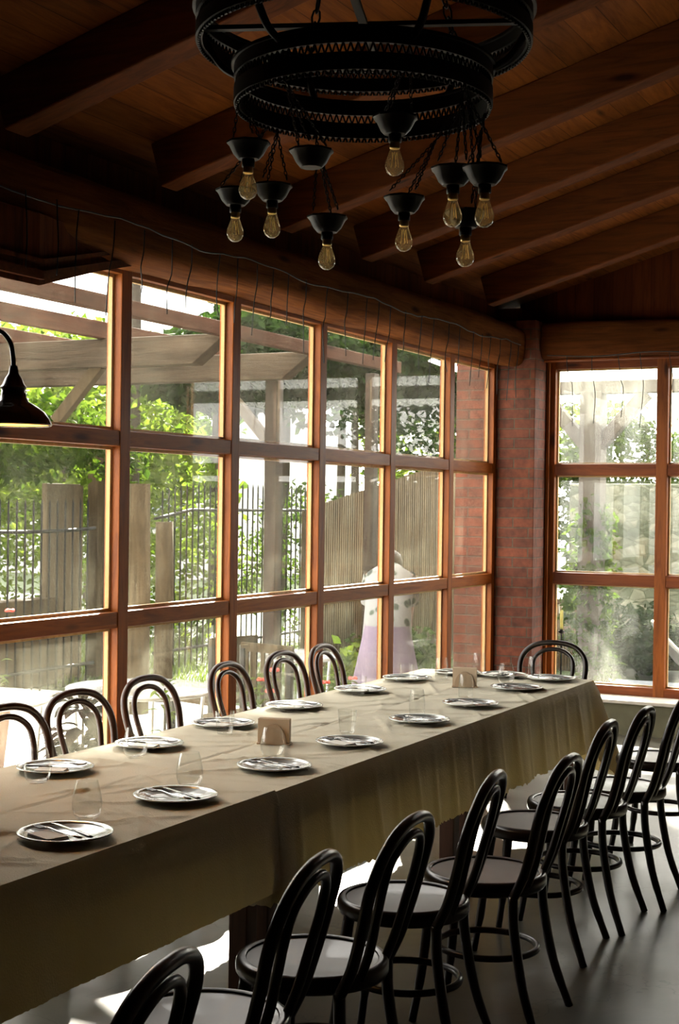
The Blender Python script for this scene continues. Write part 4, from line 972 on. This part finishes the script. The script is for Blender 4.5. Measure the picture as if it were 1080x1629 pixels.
potted(-.70, 6.30, 'outdoor potted plant with dark red leaves behind the second window chair', .34, .14, 75, .22, .04, .46, M['leafred'], 3)
potted(-.74, 6.62, 'green leafy potted plant just behind the dark red plant', .34, .10, 9, .16, .03, .42, M['leaflight'], 5)
potted(-.66, 7.02, 'tall thin bright green potted plant behind the third window chair', .30, .11, 45, .10, .04, .55, M['leaflight'], 4)
potted(-.70, 8.22, 'outdoor pot with red flowers behind the fourth window chair', .36, .13, 55, .10, .07, .38, M['leaflight'], 8, 3)
potted(-.75, 9.45, 'potted plant with one red bloom by the far window chairs', .30, .13, 40, .10, .07, .34, M['leaflight'], 9, 2)
potted(-2.7, 7.95, 'red flowering plant at the edge of the patio', .45, .16, 60, .12, .1, .6, M['leaflight'], 10, 4)

# ================================================================== PERSON
pr = empty('person', (-.74,10.25,GZ), math.radians(22)); tag(pr, 'person outside in a white floral blouse and lilac skirt bending forward behind a garden table', 'person')
def skin_mesh(name, verts, edges, rad, mat, parent, sub=2, root=0):
    me = bpy.data.meshes.new(name); me.from_pydata(verts, edges, []); me.materials.append(mat)
    o = bpy.data.objects.new(name, me); COL.objects.link(o); o.parent = parent
    sk = o.modifiers.new('skin', 'SKIN'); sk.use_smooth_shade = True
    if not me.skin_vertices: 
        try: me.attributes.new
        except Exception: pass
    lay = me.skin_vertices[0] if me.skin_vertices else None
    if lay:
        for i, r in enumerate(rad):
            lay.data[i].radius = (r, r) if not isinstance(r, tuple) else r; lay.data[i].use_root = (i == root)
    ss = o.modifiers.new('sub', 'SUBSURF'); ss.levels = sub; ss.render_levels = sub
    return o
# local frame: +y away along the wall, person leans towards +y, right side = +x
vb = [(0,0,.88),(0,.06,1.02),(0,.17,1.17),(0,.27,1.29),(0,.36,1.33),(0,.43,1.36),(0,.50,1.37)]        # pelvis .. head
eb = [(0,1),(1,2),(2,3),(3,4),(4,5),(5,6)]; rb = [(.15,.12),(.13,.10),(.15,.11),(.14,.10),(.05,.05),(.085,.095),(.075,.085)]
for s in (-1, 1):
    i = len(vb); vb += [(s*.15,.28,1.28),(s*.16,.38,1.06),(s*.15,.55,.92),(s*.14,.61,.90)]
    eb += [(3,i),(i,i+1),(i+1,i+2),(i+2,i+3)]; rb += [.055,.043,.030,.032]
    h0 = i+3
    for k, (dx, L) in enumerate(((-.028,.070),(-.010,.082),(.010,.078),(.027,.062))):
        j = len(vb); vb += [(s*.14+dx,.655,.893),(s*.14+dx,.655+L*.5,.882),(s*.14+dx,.655+L*.8,.862)]; eb += [(h0,j),(j,j+1),(j+1,j+2)]; rb += [.011,.009,.007]
    j = len(vb); vb += [(s*.14-s*.045,.635,.885),(s*.14-s*.055,.665,.872)]; eb += [(h0,j),(j,j+1)]; rb += [.011,.008]
    j = len(vb); vb += [(s*.095,.0,.80),(s*.10,-.01,.47),(s*.10,-.03,.09),(s*.10,.10,.03)]; eb += [(0,j),(j,j+1),(j+1,j+2),(j+2,j+3)]; rb += [.095,.062,.040,.032]
skin_mesh('body', vb, eb, rb, M['skin'], pr)
def loft(rings, mat, name, n=28):
    b = MB(); v = []
    for (c_, rx, ry, tilt) in rings:
        for k in range(n):
            a = 2*PI*k/n; p = Vector((rx*math.cos(a), ry*math.sin(a), 0)); p.rotate(Matrix.Rotation(-tilt, 3, 'X')); fold = 1
            v.append(Vector(c_)+p)
    f = [(i*n+k, i*n+(k+1)%n, (i+1)*n+(k+1)%n, (i+1)*n+k) for i in range(len(rings)-1) for k in range(n)]
    return b.add(v, f).build(name, mat, pr, smooth=True)
loft([((0,-.01,.80),.195,.165,.1),((0,.02,.93),.185,.15,.2),((0,.09,1.06),.180,.14,.6),((0,.18,1.18),.195,.14,.8),((0,.26,1.28),.19,.125,.9),((0,.32,1.335),.11,.085,1.0),((0,.345,1.35),.075,.065,1.0)], M['floral'], 'blouse')
for s in (-1,1): 
    b = MB().tube(bez([(s*.12,.27,1.29),(s*.15,.31,1.20),(s*.162,.375,1.08)], 4), [.085,.083,.08,.078,.076,.074,.072,.070,.068], 14, caps=False); b.build('sleeve', M['floral'], pr, smooth=True)
sk = MB(); n = 40; T = 8
for j in range(T+1):
    t_ = j/T
    for k in range(n):
        a = 2*PI*k/n; r = (.165+.10*t_)*(1+.05*t_*math.sin(a*8)); sk.v.append((r*math.cos(a)*1.05, r*math.sin(a)*.95-.01, .93-.55*t_))
sk.f = [(j*n+k, j*n+(k+1)%n, (j+1)*n+(k+1)%n, (j+1)*n+k) for j in range(T) for k in range(n)]
sk.build('skirt', M['lilac'], pr, smooth=True)
hr = MB().lathe([(.001,.115),(.05,.105),(.085,.07),(.098,.02),(.092,-.03),(.07,-.06),(.001,-.05)], 20); hr.xform(Matrix.Translation((0,.455,1.385)) @ Matrix.Rotation(.5,4,'X')); hr.build('hair', plain('dark brown hair', (.05,.03,.02), .5), pr, smooth=True)
fc = MB()
for s in (-1,1): fc.lathe([(.001,-.006),(.008,0),(.001,.006)], 8, c=(s*.028,.572,1.345))
fc.build('eye', M['wire'], pr); MB().tube([(0,.575,1.345),(0,.598,1.320),(0,.58,1.312)], [.006,.012,.009], 8).build('nose', M['skin'], pr, smooth=True)
